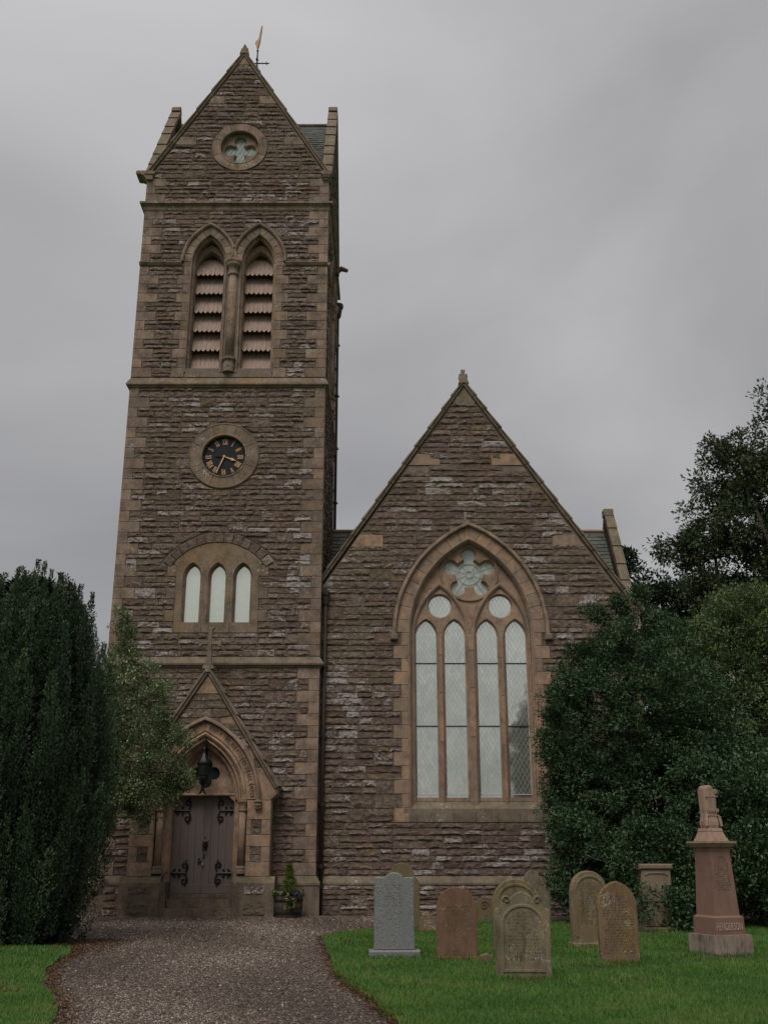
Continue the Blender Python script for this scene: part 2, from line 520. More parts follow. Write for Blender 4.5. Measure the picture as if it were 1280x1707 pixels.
class MB:
    def __init__(s):
        s.v = []; s.f = []; s.tone = []; s.cur = None

    def add(s, pts, faces, tone=None):
        b = len(s.v)
        s.v += [tuple(p) for p in pts]
        s.f += [tuple(i + b for i in f) for f in faces]
        t = random.random() if tone is None else tone
        s.tone += [t] * len(pts)

    def box(s, x0, x1, y0, y1, z0, z1, tone=None):
        s.add([(x0, y0, z0), (x1, y0, z0), (x1, y1, z0), (x0, y1, z0), (x0, y0, z1), (x1, y0, z1), (x1, y1, z1), (x0, y1, z1)],
              [(0, 3, 2, 1), (4, 5, 6, 7), (0, 1, 5, 4), (1, 2, 6, 5), (2, 3, 7, 6), (3, 0, 4, 7)], tone)

    def tube(s, pts, r, n=6, tone=None, cap=True):
        pts = [Vector(p) for p in pts]
        rs = r if isinstance(r, (list, tuple)) else [r] * len(pts)
        vs = []; fs = []
        up = Vector((0, 0, 1))
        pa = None
        for i, p in enumerate(pts):
            t = (pts[min(i + 1, len(pts) - 1)] - pts[max(i - 1, 0)])
            if t.length < 1e-9: t = Vector((0, 0, 1))
            t.normalize()
            if pa is None:
                a = t.cross(up)
                if a.length < .05: a = t.cross(Vector((1, 0, 0)))
            else:
                a = pa - t * pa.dot(t)
            a.normalize(); pa = a
            b = t.cross(a)
            for k in range(n):
                an = 2 * math.pi * k / n
                vs.append(p + (a * math.cos(an) + b * math.sin(an)) * rs[i])
        for i in range(len(pts) - 1):
            for k in range(n):
                k2 = (k + 1) % n
                fs.append((i * n + k, i * n + k2, (i + 1) * n + k2, (i + 1) * n + k))
        if cap:
            fs.append(tuple(range(n))[::-1]); fs.append(tuple((len(pts) - 1) * n + k for k in range(n)))
        s.add(vs, fs, tone)

    def lathe(s, c, prof, n=14, tone=None, a0=0, a1=2 * math.pi):
        vs = []; fs = []
        for (r, z) in prof:
            for k in range(n):
                a = a0 + (a1 - a0) * k / n
                vs.append((c[0] + r * math.cos(a), c[1] + r * math.sin(a), c[2] + z))
        for i in range(len(prof) - 1):
            for k in range(n):
                k2 = (k + 1) % n
                fs.append((i * n + k, i * n + k2, (i + 1) * n + k2, (i + 1) * n + k))
        fs.append(tuple(range(n))[::-1]); fs.append(tuple((len(prof) - 1) * n + k for k in range(n)))
        s.add(vs, fs, tone)

    def prism(s, F, poly, d0, d1, ch=0.008, tone=None):
        """poly counter-clockwise in (u, z) seen from outside, front at d0"""
        ar = sum(poly[i][0] * poly[(i + 1) % len(poly)][1] - poly[(i + 1) % len(poly)][0] * poly[i][1] for i in range(len(poly)))
        if ar < 0: poly = poly[::-1]
        n = len(poly)
        ins = inset(poly, ch) if ch > 0 else None
        vs = []
        if ins:
            vs += [F.pt(u, d0, z) for u, z in ins]
        base = len(vs)
        vs += [F.pt(u, d0 - (ch if ins else 0), z) for u, z in poly]
        vs += [F.pt(u, d1, z) for u, z in poly]
        fs = []
        if ins:
            fs.append(tuple(range(n)))
            for i in range(n):
                j = (i + 1) % n
                fs.append((i, base + i, base + j, j))
        else:
            fs.append(tuple(range(n)))
        for i in range(n):
            j = (i + 1) % n
            fs.append((base + i, base + n + i, base + n + j, base + j))
        fs.append(tuple(base + n + i for i in range(n))[::-1])
        s.add(vs, fs, tone)

    def sweep(s, F, path, prof, closed=False, tone=None, caps=True):
        n = len(path); vs = []; fs = []
        nr = normals(path, closed)
        m = len(prof)
        for (u, z), (a, b) in zip(path, nr):
            for (o, d) in prof:
                vs.append(F.pt(u + a * o, d, z + b * o))
        for i in range(n if closed else n - 1):
            j = (i + 1) % n
            for k in range(m - 1):
                fs.append((i * m + k, i * m + k + 1, j * m + k + 1, j * m + k))
        if caps and not closed:
            fs.append(tuple(range(m))); fs.append(tuple((n - 1) * m + k for k in range(m))[::-1])
        s.add(vs, fs, tone)

    def build(s, name, mat, parent=None, loc=None, smooth=False, kind=None):
        me = bpy.data.meshes.new(name)
        vs = np.array(s.v, dtype=float)
        if loc is None:
            lo = vs.min(0); hi = vs.max(0)
            loc = ((lo[0] + hi[0]) / 2, (lo[1] + hi[1]) / 2, (lo[2] + hi[2]) / 2 if parent is not None else lo[2])
        me.from_pydata((vs - np.array(loc)).tolist(), [], s.f)
        a = me.attributes.new('tone', 'FLOAT', 'POINT')
        a.data.foreach_set('value', np.array(s.tone, dtype=np.float32))
        me.materials.append(mat)
        if smooth:
            me.polygons.foreach_set('use_smooth', [True] * len(me.polygons))
        me.update()
        o = bpy.data.objects.new(name, me)
        link(o, parent, loc)
        if kind: o['kind'] = kind
        return o


def inset(poly, c):
    n = len(poly); out = []
    for i in range(n):
        p0 = poly[i - 1]; p1 = poly[i]; p2 = poly[(i + 1) % n]
        e1 = (p1[0] - p0[0], p1[1] - p0[1]); e2 = (p2[0] - p1[0], p2[1] - p1[1])
        l1 = math.hypot(*e1) or 1e-9; l2 = math.hypot(*e2) or 1e-9
        n1 = (-e1[1] / l1, e1[0] / l1); n2 = (-e2[1] / l2, e2[0] / l2)
        k = 1 + n1[0] * n2[0] + n1[1] * n2[1]
        k = max(k, .4)
        out.append((p1[0] + (n1[0] + n2[0]) / k * c, p1[1] + (n1[1] + n2[1]) / k * c))
    return out


def normals(path, closed):
    n = len(path); out = []
    for i in range(n):
        es = []
        if i > 0 or closed:
            p = path[i - 1]; q = path[i]; es.append((q[0] - p[0], q[1] - p[1]))
        if i < n - 1 or closed:
            p = path[i]; q = path[(i + 1) % n]; es.append((q[0] - p[0], q[1] - p[1]))
        ns = []
        for e in es:
            l = math.hypot(*e) or 1e-9
            ns.append((-e[1] / l, e[0] / l))
        if len(ns) == 2:
            k = max(1 + ns[0][0] * ns[1][0] + ns[0][1] * ns[1][1], .35)
            out.append(((ns[0][0] + ns[1][0]) / k, (ns[0][1] + ns[1][1]) / k))
        else:
            out.append(ns[0])
    return out


def arch_r(a, h):
    return (h * h + a * a) / (2 * a)


def arch(cx, zs, a, r, t=0, n=9):
    """two-centred arch, left spring -> apex -> right spring, offset outward by t"""
    off = r - a; Rr = r + t
    ph = math.acos(max(-1, min(1, off / Rr)))
    left = []
    for i in range(n + 1):
        an = math.pi - ph * i / n
        left.append((cx + off + Rr * math.cos(an), zs + Rr * math.sin(an)))
    right = [(2 * cx - u, z) for u, z in left[:-1]][::-1]
    return left + right


def arch_half_at(z, zs, a, r, t=0):
    """half width of the arch at height z, or None above it"""
    if z <= zs: return a + t
    off = r - a; Rr = r + t; dz = z - zs
    if dz >= Rr: return None
    h = math.sqrt(Rr * Rr - dz * dz) - off
    return h if h > 0 else None


def circ(cx, cz, r, n=24, a0=0):
    return [(cx + r * math.cos(a0 + 2 * math.pi * i / n), cz + r * math.sin(a0 + 2 * math.pi * i / n)) for i in range(n)]


def clip(poly, a, b, c):
    """keep a*u+b*z<=c"""
    out = []
    n = len(poly)
    for i in range(n):
        p = poly[i]; q = poly[(i + 1) % n]
        fp = a * p[0] + b * p[1] - c; fq = a * q[0] + b * q[1] - c
        if fp <= 0: out.append(p)
        if fp * fq < 0:
            t = fp / (fp - fq)
            out.append((p[0] + (q[0] - p[0]) * t, p[1] + (q[1] - p[1]) * t))
    return out


def plate(mb, F, outer, holes, d, tone=.5):
    loops = [[Vector((u, z, 0)) for u, z in outer]] + [[Vector((u, z, 0)) for u, z in h] for h in holes]
    tris = tessellate_polygon(loops)
    pts = [F.pt(p.x, d, p.y) for lp in loops for p in lp]
    flat = [p for lp in loops for p in lp]
    fs = []
    for t in tris:
        a, b, c = (flat[i] for i in t)
        if (b.x - a.x) * (c.y - a.y) - (c.x - a.x) * (b.y - a.y) < 0: t = (t[0], t[2], t[1])
        fs.append(tuple(t))
    mb.add(pts, fs, tone)


def voussoirs(F, cx, zs, a, r, t0, t1, nseg, d0, d1, mat, parent, name='voussoir', clipu=None, ch=.012, sub=2):
    off = r - a
    R0, R1 = r + t0, r + t1
    ph = math.acos(off / R1)
    for side in (1, -1):
        for i in range(nseg):
            a0 = math.pi - ph * i / nseg; a1 = math.pi - ph * (i + 1) / nseg
            g = .004 / R1
            p = []
            for k in range(sub + 1):
                an = a0 - g + (a1 + g - a0 + g) * k / sub
                p.append((off + R1 * math.cos(an), R1 * math.sin(an)))
            for k in range(sub + 1):
                an = a1 + g + (a0 - g - a1 - g) * k / sub
                p.append((off + R0 * math.cos(an), R0 * math.sin(an)))
            p = clip(p, 1, 0, -.003)
            if len(p) < 3: continue
            q = [(cx + side * u, zs + z) for u, z in p]
            if clipu is not None:
                q = clip(q, clipu[0], 0, clipu[0] * clipu[1])
                if len(q) < 3: continue
            mb = MB(); mb.prism(F, q, d0, d1, ch)
            mb.build(name, mat, parent)


def ring(F, cx, cz, r0, r1, n, d0, d1, mat, parent, name='ring_stone', a_off=0, sub=4, skip=None):
    for i in range(n):
        a0 = a_off + 2 * math.pi * i / n + .004; a1 = a_off + 2 * math.pi * (i + 1) / n - .004
        p = [(cx + r1 * math.cos(a0 + (a1 - a0) * k / sub), cz + r1 * math.sin(a0 + (a1 - a0) * k / sub)) for k in range(sub + 1)]
        p += [(cx + r0 * math.cos(a1 + (a0 - a1) * k / sub), cz + r0 * math.sin(a1 + (a0 - a1) * k / sub)) for k in range(sub + 1)]
        mb = MB(); mb.prism(F, p, d0, d1, .01)
        mb.build(name, mat, parent)


BC = {}


def block(F, u0, u1, z0, z1, d0, d1, mat, parent, name='quoin', ch=.01, g=.003):
    """chamfered block with a fine joint, mesh shared between blocks of one size"""
    w, h, dp = round(u1 - u0 - 2 * g, 3), round(z1 - z0 - 2 * g, 3), round(d0 - d1, 3)
    key = (w, h, dp, ch, mat.name, F.U, random.randrange(3))
    c = F.pt((u0 + u1) / 2, (d0 + d1) / 2, (z0 + z1) / 2)
    if key in BC:
        o = bpy.data.objects.new(name, BC[key])
        return link(o, parent, c)
    mb = MB()
    mb.prism(F, [(u0 + g, z0 + g), (u1 - g, z0 + g), (u1 - g, z1 - g), (u0 + g, z1 - g)], d0, d1, ch)
    o = mb.build(name, mat, parent, loc=c)
    BC[key] = o.data
    return o


# ------------------------------------------------------------------ rock-faced rubble
STONES = []   # (area, order, mb pieces, parent)


def stone_mesh(mb, F, zlo, zhi, fl, fr, rough=1.0):
    z_ = (zlo + zhi) / 2
    w = fr(z_) - fl(z_); h = zhi - zlo
    nu = max(3, min(7, int(w / .10) + 2)); nz = 4
    g = .010
    tone = random.random()
    prot = random.uniform(.014, .042) * rough
    vs = []; fs = []
    zr = [0, .22 + random.uniform(-.05, .05), .62 + random.uniform(-.12, .12), 1]
    ledge = random.random() < .5
    for k in range(nz):
        for i in range(nu):
            z = zlo + g + (h - 2 * g) * zr[k]
            a = fl(z) + g; b = fr(z) - g
            t = i / (nu - 1)
            if 0 < i < nu - 1: t += random.uniform(-.28, .28) / (nu - 1)
            u = a + (b - a) * t
            edge = (i in (0, nu - 1)) or (k in (0, nz - 1))
            if edge:
                d = random.uniform(.0, .016)
                if k == nz - 1: d = random.uniform(.0, .012)
                if k == 0: d = random.uniform(.006, .03)
            else:
                d = prot * (1.15 if k == 1 else .8) + random.uniform(-.016, .02) * rough
                if ledge and k == 2: d *= .45
                z += random.uniform(-.12, .12) * h
            vs.append(F.pt(u, d, z))
    idx = lambda i, k: k * nu + i
    for k in range(nz - 1):
        for i in range(nu - 1):
            q = (idx(i, k), idx(i + 1, k), idx(i + 1, k + 1), idx(i, k + 1))
            if random.random() < .5:
                fs += [(q[0], q[1], q[2]), (q[0], q[2], q[3])]
            else:
                fs += [(q[0], q[1], q[3]), (q[1], q[2], q[3])]
    per = [idx(i, 0) for i in range(nu)] + [idx(nu - 1, k) for k in range(1, nz)] + [idx(i, nz - 1) for i in range(nu - 2, -1, -1)] + [idx(0, k) for k in range(nz - 2, 0, -1)]
    base = len(vs)
    for p in per:
        x = vs[p]
        # back of the strip: same u,z at d=-.05
        vs.append((x[0], x[1], x[2]))
    for j, p in enumerate(per):
        x = vs[p]
        # push straight back along -N
        dd = (x[0] - F.O[0]) * F.N[0] + (x[1] - F.O[1]) * F.N[1]
        vs[base + j] = (x[0] - F.N[0] * (dd + .05), x[1] - F.N[1] * (dd + .05), x[2])
    n = len(per)
    for j in range(n):
        j2 = (j + 1) % n
        fs.append((per[j], base + j, base + j2, per[j2]))
    mb.add(vs, fs, tone)


def rubble(F, fn, z0, z1, mod, parent, detail=True, lmin=.30, lmax=.85, rough=1.0, tall=.13):
    z = z0
    nmod = max(1, round((z1 - z0) / mod)); mod = (z1 - z0) / nmod
    for k in range(nmod):
        za = z0 + k * mod; zb = za + mod
        zm = (za + zb) / 2
        for (ua, ub) in fn(zm):
            if ub - ua < .07: continue
            cm = (ua + ub) / 2

            def edges(zz, ua=ua, ub=ub):
                zz = max(za + .004, min(zb - .004, zz))
                best = None
                for (a, b) in fn(zz):
                    ov = min(b, ub) - max(a, ua)
                    if best is None or ov > best[0]: best = (ov, a, b)
                if best is None or best[0] <= 0: return ua, ub
                return max(ua - .35, min(ua + .35, best[1])), max(ub - .35, min(ub + .35, best[2]))
            # segments
            u = ua
            segs = []
            while u < ub - 1e-6:
                isT = random.random() < tall
                L = random.uniform(.35, .7) if isT else random.uniform(.8, 1.9)
                e = u + L
                if ub - e < .3: e = ub
                segs.append((u, e, isT)); u = e
            for (s0, s1, isT) in segs:
                rows = [(za, zb)] if isT else None
                if rows is None:
                    sp = za + mod * random.uniform(.38, .62)
                    rows = [(za, sp), (sp, zb)]
                for (ra, rb) in rows:
                    x = s0
                    while x < s1 - 1e-6:
                        L = (s1 - s0) if isT else random.uniform(lmin, lmax)
                        e = x + L
                        if s1 - e < .2: e = s1
                        L_edge = abs(x - ua) < 1e-6; R_edge = abs(e - ub) < 1e-6
                        fl = (lambda zz, E=edges: E(zz)[0]) if L_edge else (lambda zz, x=x: x)
                        fr = (lambda zz, E=edges: E(zz)[1]) if R_edge else (lambda zz, e=e: e)
                        if fr(ra + .01) - fl(ra + .01) > .03 and fr(rb - .01) - fl(rb - .01) > .01:
                            mb = MB(); stone_mesh(mb, F, ra, rb, fl, fr, rough)
                            P = F.pt((x + e) / 2, 0, (ra + rb) / 2)
                            STONES.append(((e - x) * (rb - ra), P, mb, parent, detail))
                        x = e


def subtract(ints, blocks):
    for (a, b) in blocks:
        out = []
        for (x, y) in ints:
            if b <= x or a >= y: out.append((x, y)); continue
            if a > x: out.append((x, a))
            if b < y: out.append((b, y))
        ints = out
    return ints


def flush_stones():
    import bisect
    th = R(18.2)
    vis = []
    for i, (ar, P, mb, par, det) in enumerate(STONES):
        dep = P[1] * math.cos(th) + (P[2] - 1.6) * math.sin(th)
        up = -P[1] * math.sin(th) + (P[2] - 1.6) * math.cos(th)
        px = 640 + 1740 * P[0] / dep; py = 853.5 - 1740 * up / dep
        hid = (px < 215 and py > 950) or (px > 915 and py > 1030) or (px < 330 and 1150 < py < 1400)
        if det and not hid: vis.append((ar / dep ** 2, i))
    vis.sort(reverse=True)
    pick = set(i for _, i in vis[:300])
    rest = MB()
    for i, (ar, P, mb, par, det) in enumerate(STONES):
        if i in pick:
            mb.build('stone', M['rubble'], par)
        else:
            b = len(rest.v)
            rest.v += mb.v; rest.f += [tuple(k + b for k in f) for f in mb.f]; rest.tone += mb.tone
    rest.build('stonework', M['rubble'], church, kind='stuff')


# ================================================================== GROUND
def sheet(name, pts, z, mat, kind='structure', thick=0):
    bm = bmesh.new()
    tr = tessellate_polygon([[Vector((x, y, 0)) for x, y in pts]])
    vs = [bm.verts.new((x, y, z)) for x, y in pts]
    for t in tr:
        try:
            f = bm.faces.new([vs[i] for i in t])
        except ValueError:
            pass
    bmesh.ops.recalc_face_normals(bm, faces=bm.faces)
    for f in bm.faces:
        if f.normal.z < 0: f.normal_flip()
    if thick:
        vb = [bm.verts.new((x, y, z - thick)) for x, y in pts]
        n = len(pts)
        for i in range(n):
            bm.faces.new((vs[i], vs[(i + 1) % n], vb[(i + 1) % n], vb[i]))
    me = bpy.data.meshes.new(name); bm.to_mesh(me); bm.free()
    me.materials.append(mat)
    o = bpy.data.objects.new(name, me); COL.objects.link(o); WLOC[o.name] = Vector((0, 0, 0))
    o['kind'] = kind
    return o


sheet('ground', [(-900, -600), (900, -600), (900, 1400), (-900, 1400)], -.05, M['ground'])
sheet('gravel_path', [(-14, -6), (16, -6), (16, 44), (-14, 44)], -.012, M['gravel'])

# lawn edges (plan view, metres)
EDGE_R = [(1.9, 0), (1.5, 3), (1.05, 6), (.55, 9), (.12, 11.5), (-.12, 13), (-.5, 14.8), (-.72, 16.6), (-.86, 18.5), (-1.02, 20.3), (-1.22, 22.2), (-1.18, 23.3),
          (-.9, 24.2), (-.3, 25.0), (.6, 26.2), (2.0, 27.4), (4.0, 28.2)]
EDGE_L = [(-2.6, 6), (-2.95, 9), (-3.3, 11.5), (-3.75, 13), (-4.35, 14.6), (-4.85, 16.2), (-5.15, 17.8), (-5.35, 19.2), (-5.7, 20.5), (-7, 21.5)]


def wobble(pts, amp, n=6):
    out = []
    for i in range(len(pts) - 1):
        for k in range(n):
            t = k / n
            x = pts[i][0] + (pts[i + 1][0] - pts[i][0]) * t; y = pts[i][1] + (pts[i + 1][1] - pts[i][1]) * t
            out.append((x + random.uniform(-amp, amp), y + random.uniform(-amp, amp)))
    out.append(pts[-1])
    return out


ER = wobble(EDGE_R, .035); EL = wobble(EDGE_L, .035)
lawnR = ER + [(9, 28.6), (18, 29), (18, 0)]
lawnL = EL + [(-14, 21.8), (-14, 6)]
sheet('lawn', lawnR, .02, M['turf'], thick=.05)
sheet('lawn', lawnL, .02, M['turf'], thick=.05)


def inside(poly, X, Y):
    px = np.array([p[0] for p in poly]); py = np.array([p[1] for p in poly])
    res = np.zeros(len(X), bool)
    j = len(poly) - 1
    for i in range(len(poly)):
        c = ((py[i] > Y) != (py[j] > Y)) & (X < (px[j] - px[i]) * (Y - py[i]) / (py[j] - py[i] + 1e-12) + px[i])
        res ^= c
        j = i
    return res


def raw_mesh(name, V, faces_flat, fsize, tone, mat, parent=None, loc=(0, 0, 0), kind=None, smooth=False):
    me = bpy.data.meshes.new(name)
    nv = len(V); nf = len(faces_flat) // fsize
    me.vertices.add(nv); me.vertices.foreach_set('co', (V - np.array(loc)).astype(np.float32).ravel())
    me.loops.add(len(faces_flat)); me.loops.foreach_set('vertex_index', faces_flat.astype(np.int32))
    me.polygons.add(nf)
    me.polygons.foreach_set('loop_start', np.arange(0, nf * fsize, fsize, dtype=np.int32))
    me.polygons.foreach_set('loop_total', np.full(nf, fsize, dtype=np.int32))
    me.update(calc_edges=True)
    a = me.attributes.new('tone', 'FLOAT', 'POINT'); a.data.foreach_set('value', tone.astype(np.float32))
    me.materials.append(mat)
    o = bpy.data.objects.new(name, me)
    link(o, parent, loc)
    if kind: o['kind'] = kind
    return o


# bare, brown strips in the lawn: in front of the headstones and along the edges
BARE = [(1.15, 17.75, .55, .16), (1.9, 15.15, .5, .10), (3.2, 16.9, 1.0, .22), (5.35, 18.35, .75, .3), (-4.75, 13.9, .5, .22), (3.4, 14.9, .7, .15), (2.75, 18.0, .35, .15), (6.5, 18.2, .5, .2), (4.6, 13.2, .3, .1), (-.6, 21.5, .5, .3), (.2, 23.6, .6, .4), (.1, 17.0, .2, .07), (.5, 15.4, .25, .06)]


TUFTS = [(.17, 18.3, .42), (1.16, 17.9, .36), (1.89, 15.2, .38), (2.2, 18.6, .4), (3.72, 19.95, .4), (3.64, 17.3, .33), (5.6, 18.6, .45), (5.95, 23.9, .4), (.4, 24.9, .4), (1.55, 17.15, .12)]


def grass():
    N = 620000
    # density falls with distance from the lens
    Y = 9.5 + (30 - 9.5) * RNG.random(N) ** 1.9
    X = (RNG.random(N) * 2 - 1) * (Y * .46 + 1.2)
    m = inside(lawnR, X, Y) | (inside(lawnL, X, Y) & (Y < 20.5))
    # worn edges
    for (cx, cy, rx, ry) in BARE:
        q = ((X - cx) / rx) ** 2 + ((Y - cy) / ry) ** 2
        m &= ~((q < 1) & (RNG.random(N) < .85 * (1.2 - q)))
    X = X[m]; Y = Y[m]; n = len(X)
    tuft = np.zeros(n)
    for (gx, gy, gw) in TUFTS:
        q = np.maximum(np.abs(X - gx) - gw, 0) ** 2 + (Y - gy) ** 2
        tuft = np.maximum(tuft, np.exp(-q / .012))
    patch = np.sin(X * 2.1 + np.sin(Y * 1.3) * 2) * np.sin(Y * 1.7 + 1.3 + np.sin(X * 1.1))
    h = (.034 + .022 * RNG.random(n)) * (1 + .25 * patch)
    h *= 1 + (Y - 10) * .02
    h *= 1 + 1.6 * tuft * RNG.random(n)
    clump = np.sin(X * 9 + np.sin(Y * 7) * 1.5) * np.sin(Y * 8 + X * 3); h *= 1 + .3 * np.clip(clump, -.5, 1)
    w = .0045 + .0004 * (Y - 9)
    ang = RNG.random(n) * 2 * np.pi
    lean = RNG.normal(0, .5, (n, 2)) * h[:, None]
    V = np.zeros((n, 3, 3))
    dx = np.cos(ang) * w; dy = np.sin(ang) * w
    V[:, 0] = np.stack([X - dx, Y - dy, np.full(n, .012)], 1)
    V[:, 1] = np.stack([X + dx, Y + dy, np.full(n, .012)], 1)
    V[:, 2] = np.stack([X + lean[:, 0], Y + lean[:, 1], .02 + h], 1)
    tone = np.clip(.45 + .28 * patch + RNG.normal(0, .21, n), 0, 1)
    left = X < -2
    tone = np.where(left, np.clip(tone + .06, 0, 1), tone)
    dry = RNG.random(n) < .02
    tone[dry] = 1
    o = raw_mesh('grass', V.reshape(-1, 3), np.arange(n * 3), 3, np.repeat(tone, 3), M['blade'])
    tag(o, 'short mown green grass covering both lawns', 'grass', kind='stuff')


def pebbles():
    N = 170000
    Y = 9.5 + (31 - 9.5) * RNG.random(N) ** 1.75
    X = -9 + 11.5 * RNG.random(N)
    X = np.where(RNG.random(N) < .5, -2 + RNG.normal(0, 2.2, N), X)
    sc = np.clip((Y - 8) / 14, 0, 1)
    m = (np.abs(X) < Y * .42 + .5) & ~(inside(lawnR, X - .05, Y) & inside(lawnR, X - .14 * RNG.random(N), Y)) & ~(inside(lawnL, X + .05, Y) & inside(lawnL, X + .12 * RNG.random(N), Y))
    X = X[m]; Y = Y[m]; n = len(X)
    s = (.007 + .011 * RNG.random(n) ** 1.8) * (1 + np.clip((Y - 12) * .035, 0, .8))
    # a squashed octahedron half: 4 base + 1 top
    V = np.zeros((n, 6, 3))
    a0 = RNG.random(n) * 2 * np.pi
    for k in range(4):
        a = a0 + k * np.pi / 2 + RNG.normal(0, .25, n)
        rr = s * (0.8 + .5 * RNG.random(n))
        V[:, k] = np.stack([X + np.cos(a) * rr, Y + np.sin(a) * rr, -.012 + s * (.15 + .5 * RNG.random(n))], 1)
    V[:, 4] = np.stack([X + RNG.normal(0, .3, n) * s, Y + RNG.normal(0, .3, n) * s, -.012 + s * (.9 + .5 * RNG.random(n))], 1)
    V[:, 5] = np.stack([X, Y, np.full(n, -.018)], 1)
    f = np.array([0, 1, 4, 1, 2, 4, 2, 3, 4, 3, 0, 4])
    F_ = (np.arange(n)[:, None] * 6 + f[None]).ravel()
    tone = np.clip(RNG.normal(.45, .28, n), 0, .95)
    tone = np.clip(tone + .10 * np.sin(X * 1.9 + np.sin(Y * .5)) + .08 * np.sin(Y * .9 + X), 0, .97)
    tone[RNG.random(n) < .008] = 1
    o = raw_mesh('gravel', V.reshape(-1, 3), F_, 3, np.repeat(tone, 6), M['pebble'])
    tag(o, 'loose brown and grey gravel chips on the church path', 'gravel', kind='stuff')


def litter():
    """brown fallen needles and dead leaves: along the lawn edges, under the yew, on the bare strips"""
    P = []
    def add(x, y, n, sx, sy, z=.022):
        for _ in range(n):
            P.append((x + random.gauss(0, sx), y + random.gauss(0, sy), z))
    for (x, y) in ER:
        if 9 < y < 25: add(x - .04, y, 60, .06, .1, .008)
        if 9 < y < 16: add(x + .03, y, 70, .05, .12, .03)
    for (x, y) in EL: 
        if 9 < y < 22: add(x + .08, y, 90, .09, .14, .008)
    for _ in range(5000):
        P.append((random.uniform(-6.6, -4.9) + random.gauss(0, .2), random.uniform(18.9, 22.5), .004))
    for (cx, cy, rx, ry) in BARE:
        add(cx, cy, int(3000 * rx * ry + 260), rx * .5, ry * .5, .022)
    for _ in range(900):
        y = random.uniform(10, 26); P.append((random.uniform(-.8 if y > 13 else .4, y * .42), y, .045))
    P = np.array(P); n = len(P)
    D = RNG.normal(0, 1, (n, 3)); D[:, 2] = np.abs(D[:, 2]) * .35
    D /= np.linalg.norm(D, axis=1)[:, None]
    o = leaf_obj('leaf_litter', P, D, RNG.normal(0, 1, (n, 3)) * .4 + np.array([0, 0, 1.]), np.full(n, .035) * (0.5 + RNG.random(n)), np.full(n, .012), RNG.random(n), M['litter'])
    tag(o, 'brown fallen needles and dead leaves along the lawn edges', 'leaf litter', kind='stuff')


M['litter'] = m_leaf('dead_leaf', [(0, (.05, .028, .018)), (.5, (.11, .06, .03)), (.85, (.20, .11, .045)), (1, (.30, .15, .05))], .8, .15, 0)


def leaf_obj(name, P, D, Nn, L, W, tone, mat, parent=None, loc=(0, 0, 0), kind=None, fold=.25):
    n = len(P)
    S = np.cross(D, Nn); S /= (np.linalg.norm(S, axis=1)[:, None] + 1e-9)
    U = np.cross(S, D)
    V = np.zeros((n, 4, 3))
    V[:, 0] = P
    mid = P + D * (L * .45)[:, None] + U * (W * fold)[:, None]
    V[:, 1] = mid + S * (W * .5)[:, None] + U * (W * fold * .6)[:, None]
    V[:, 2] = P + D * L[:, None]
    V[:, 3] = mid - S * (W * .5)[:, None] + U * (W * fold * .6)[:, None]
    return raw_mesh(name, V.reshape(-1, 3), np.arange(n * 4), 4, np.repeat(tone, 4), mat, parent, loc, kind)


# ================================================================== CHURCH
church = empty('church', (-1, 33, 0), 'stone church with square clock tower on the left and tall gabled nave on the right', 'church')

TC, TH = -5.085, 3.165     # tower centre x, half width
TY = 31.0
FT = Frame((TC, TY), (1, 0), (0, -1))
FR_ = Frame((TC + TH, TY + TH), (0, 1), (1, 0))
FL_ = Frame((TC - TH, TY + TH), (0, -1), (-1, 0))
FB_ = Frame((TC, TY + 2 * TH), (-1, 0), (0, 1))
APEX = 29.3; GZ0 = 24.05; SL = (APEX - GZ0) / TH

BEL_A, BEL_R, BEL_ZS, BEL_C = .56, arch_r(.56, 1.05), 20.72, .84
LAN_X = (-.775, -.005, .765); LAN_A = .245; LAN_ZS = 9.72; LAN_R = arch_r(.245, .40); LAN_Z0 = 8.28
QM = .35


def half_gable(z):
    return TH if z < GZ0 else (APEX - z) / SL


# --- tower core: four sheets with openings
tower_wall = None


def tower_core():
    global tower_wall
    mb = MB()
    for F, full in ((FT, True), (FR_, True), (FL_, False), (FB_, False)):
        outer = [(-TH, -.3), (TH, -.3), (TH, GZ0), (0, APEX), (-TH, GZ0)]
        holes = []
        if full:
            for s in (-1, 1):
                holes.append([(s * BEL_C - BEL_A, 16.75)] + [(s * BEL_C + BEL_A, 16.75)] + arch(s * BEL_C, BEL_ZS, BEL_A, BEL_R)[::-1])
        if F is FT:
            holes.append(circ(0, 25.34, .72, 28))
            holes.append(circ(0, 13.67, .74, 28))
            for x in LAN_X:
                holes.append([(x - LAN_A - .04, LAN_Z0 - .03), (x + LAN_A + .04, LAN_Z0 - .03)] + arch(x, LAN_ZS, LAN_A, LAN_R, .04, 6)[::-1])
        e = .015
        outer = [(max(-TH + e, min(TH - e, u)), z) for u, z in outer]
        plate(mb, F, outer, holes, -.015)
    # dark lining inside so that openings look into the belfry
    mb.box(TC - TH + .75, TC + TH - .75, TY + .75, TY + 2 * TH - .75, 15.9, 23.2, .1)
    tower_wall = mb.build('tower_wall', M['mortar'], church)


tower_core()


def quoin_w(k):
    return .62 if k % 2 == 0 else .34


# quoin modules are aligned with the rubble modules of each stage
STAGES = [(1.06, 6.92), (7.25, 16.06), (16.42, 20.56), (20.72, 22.74), (23.10, 24.05)]


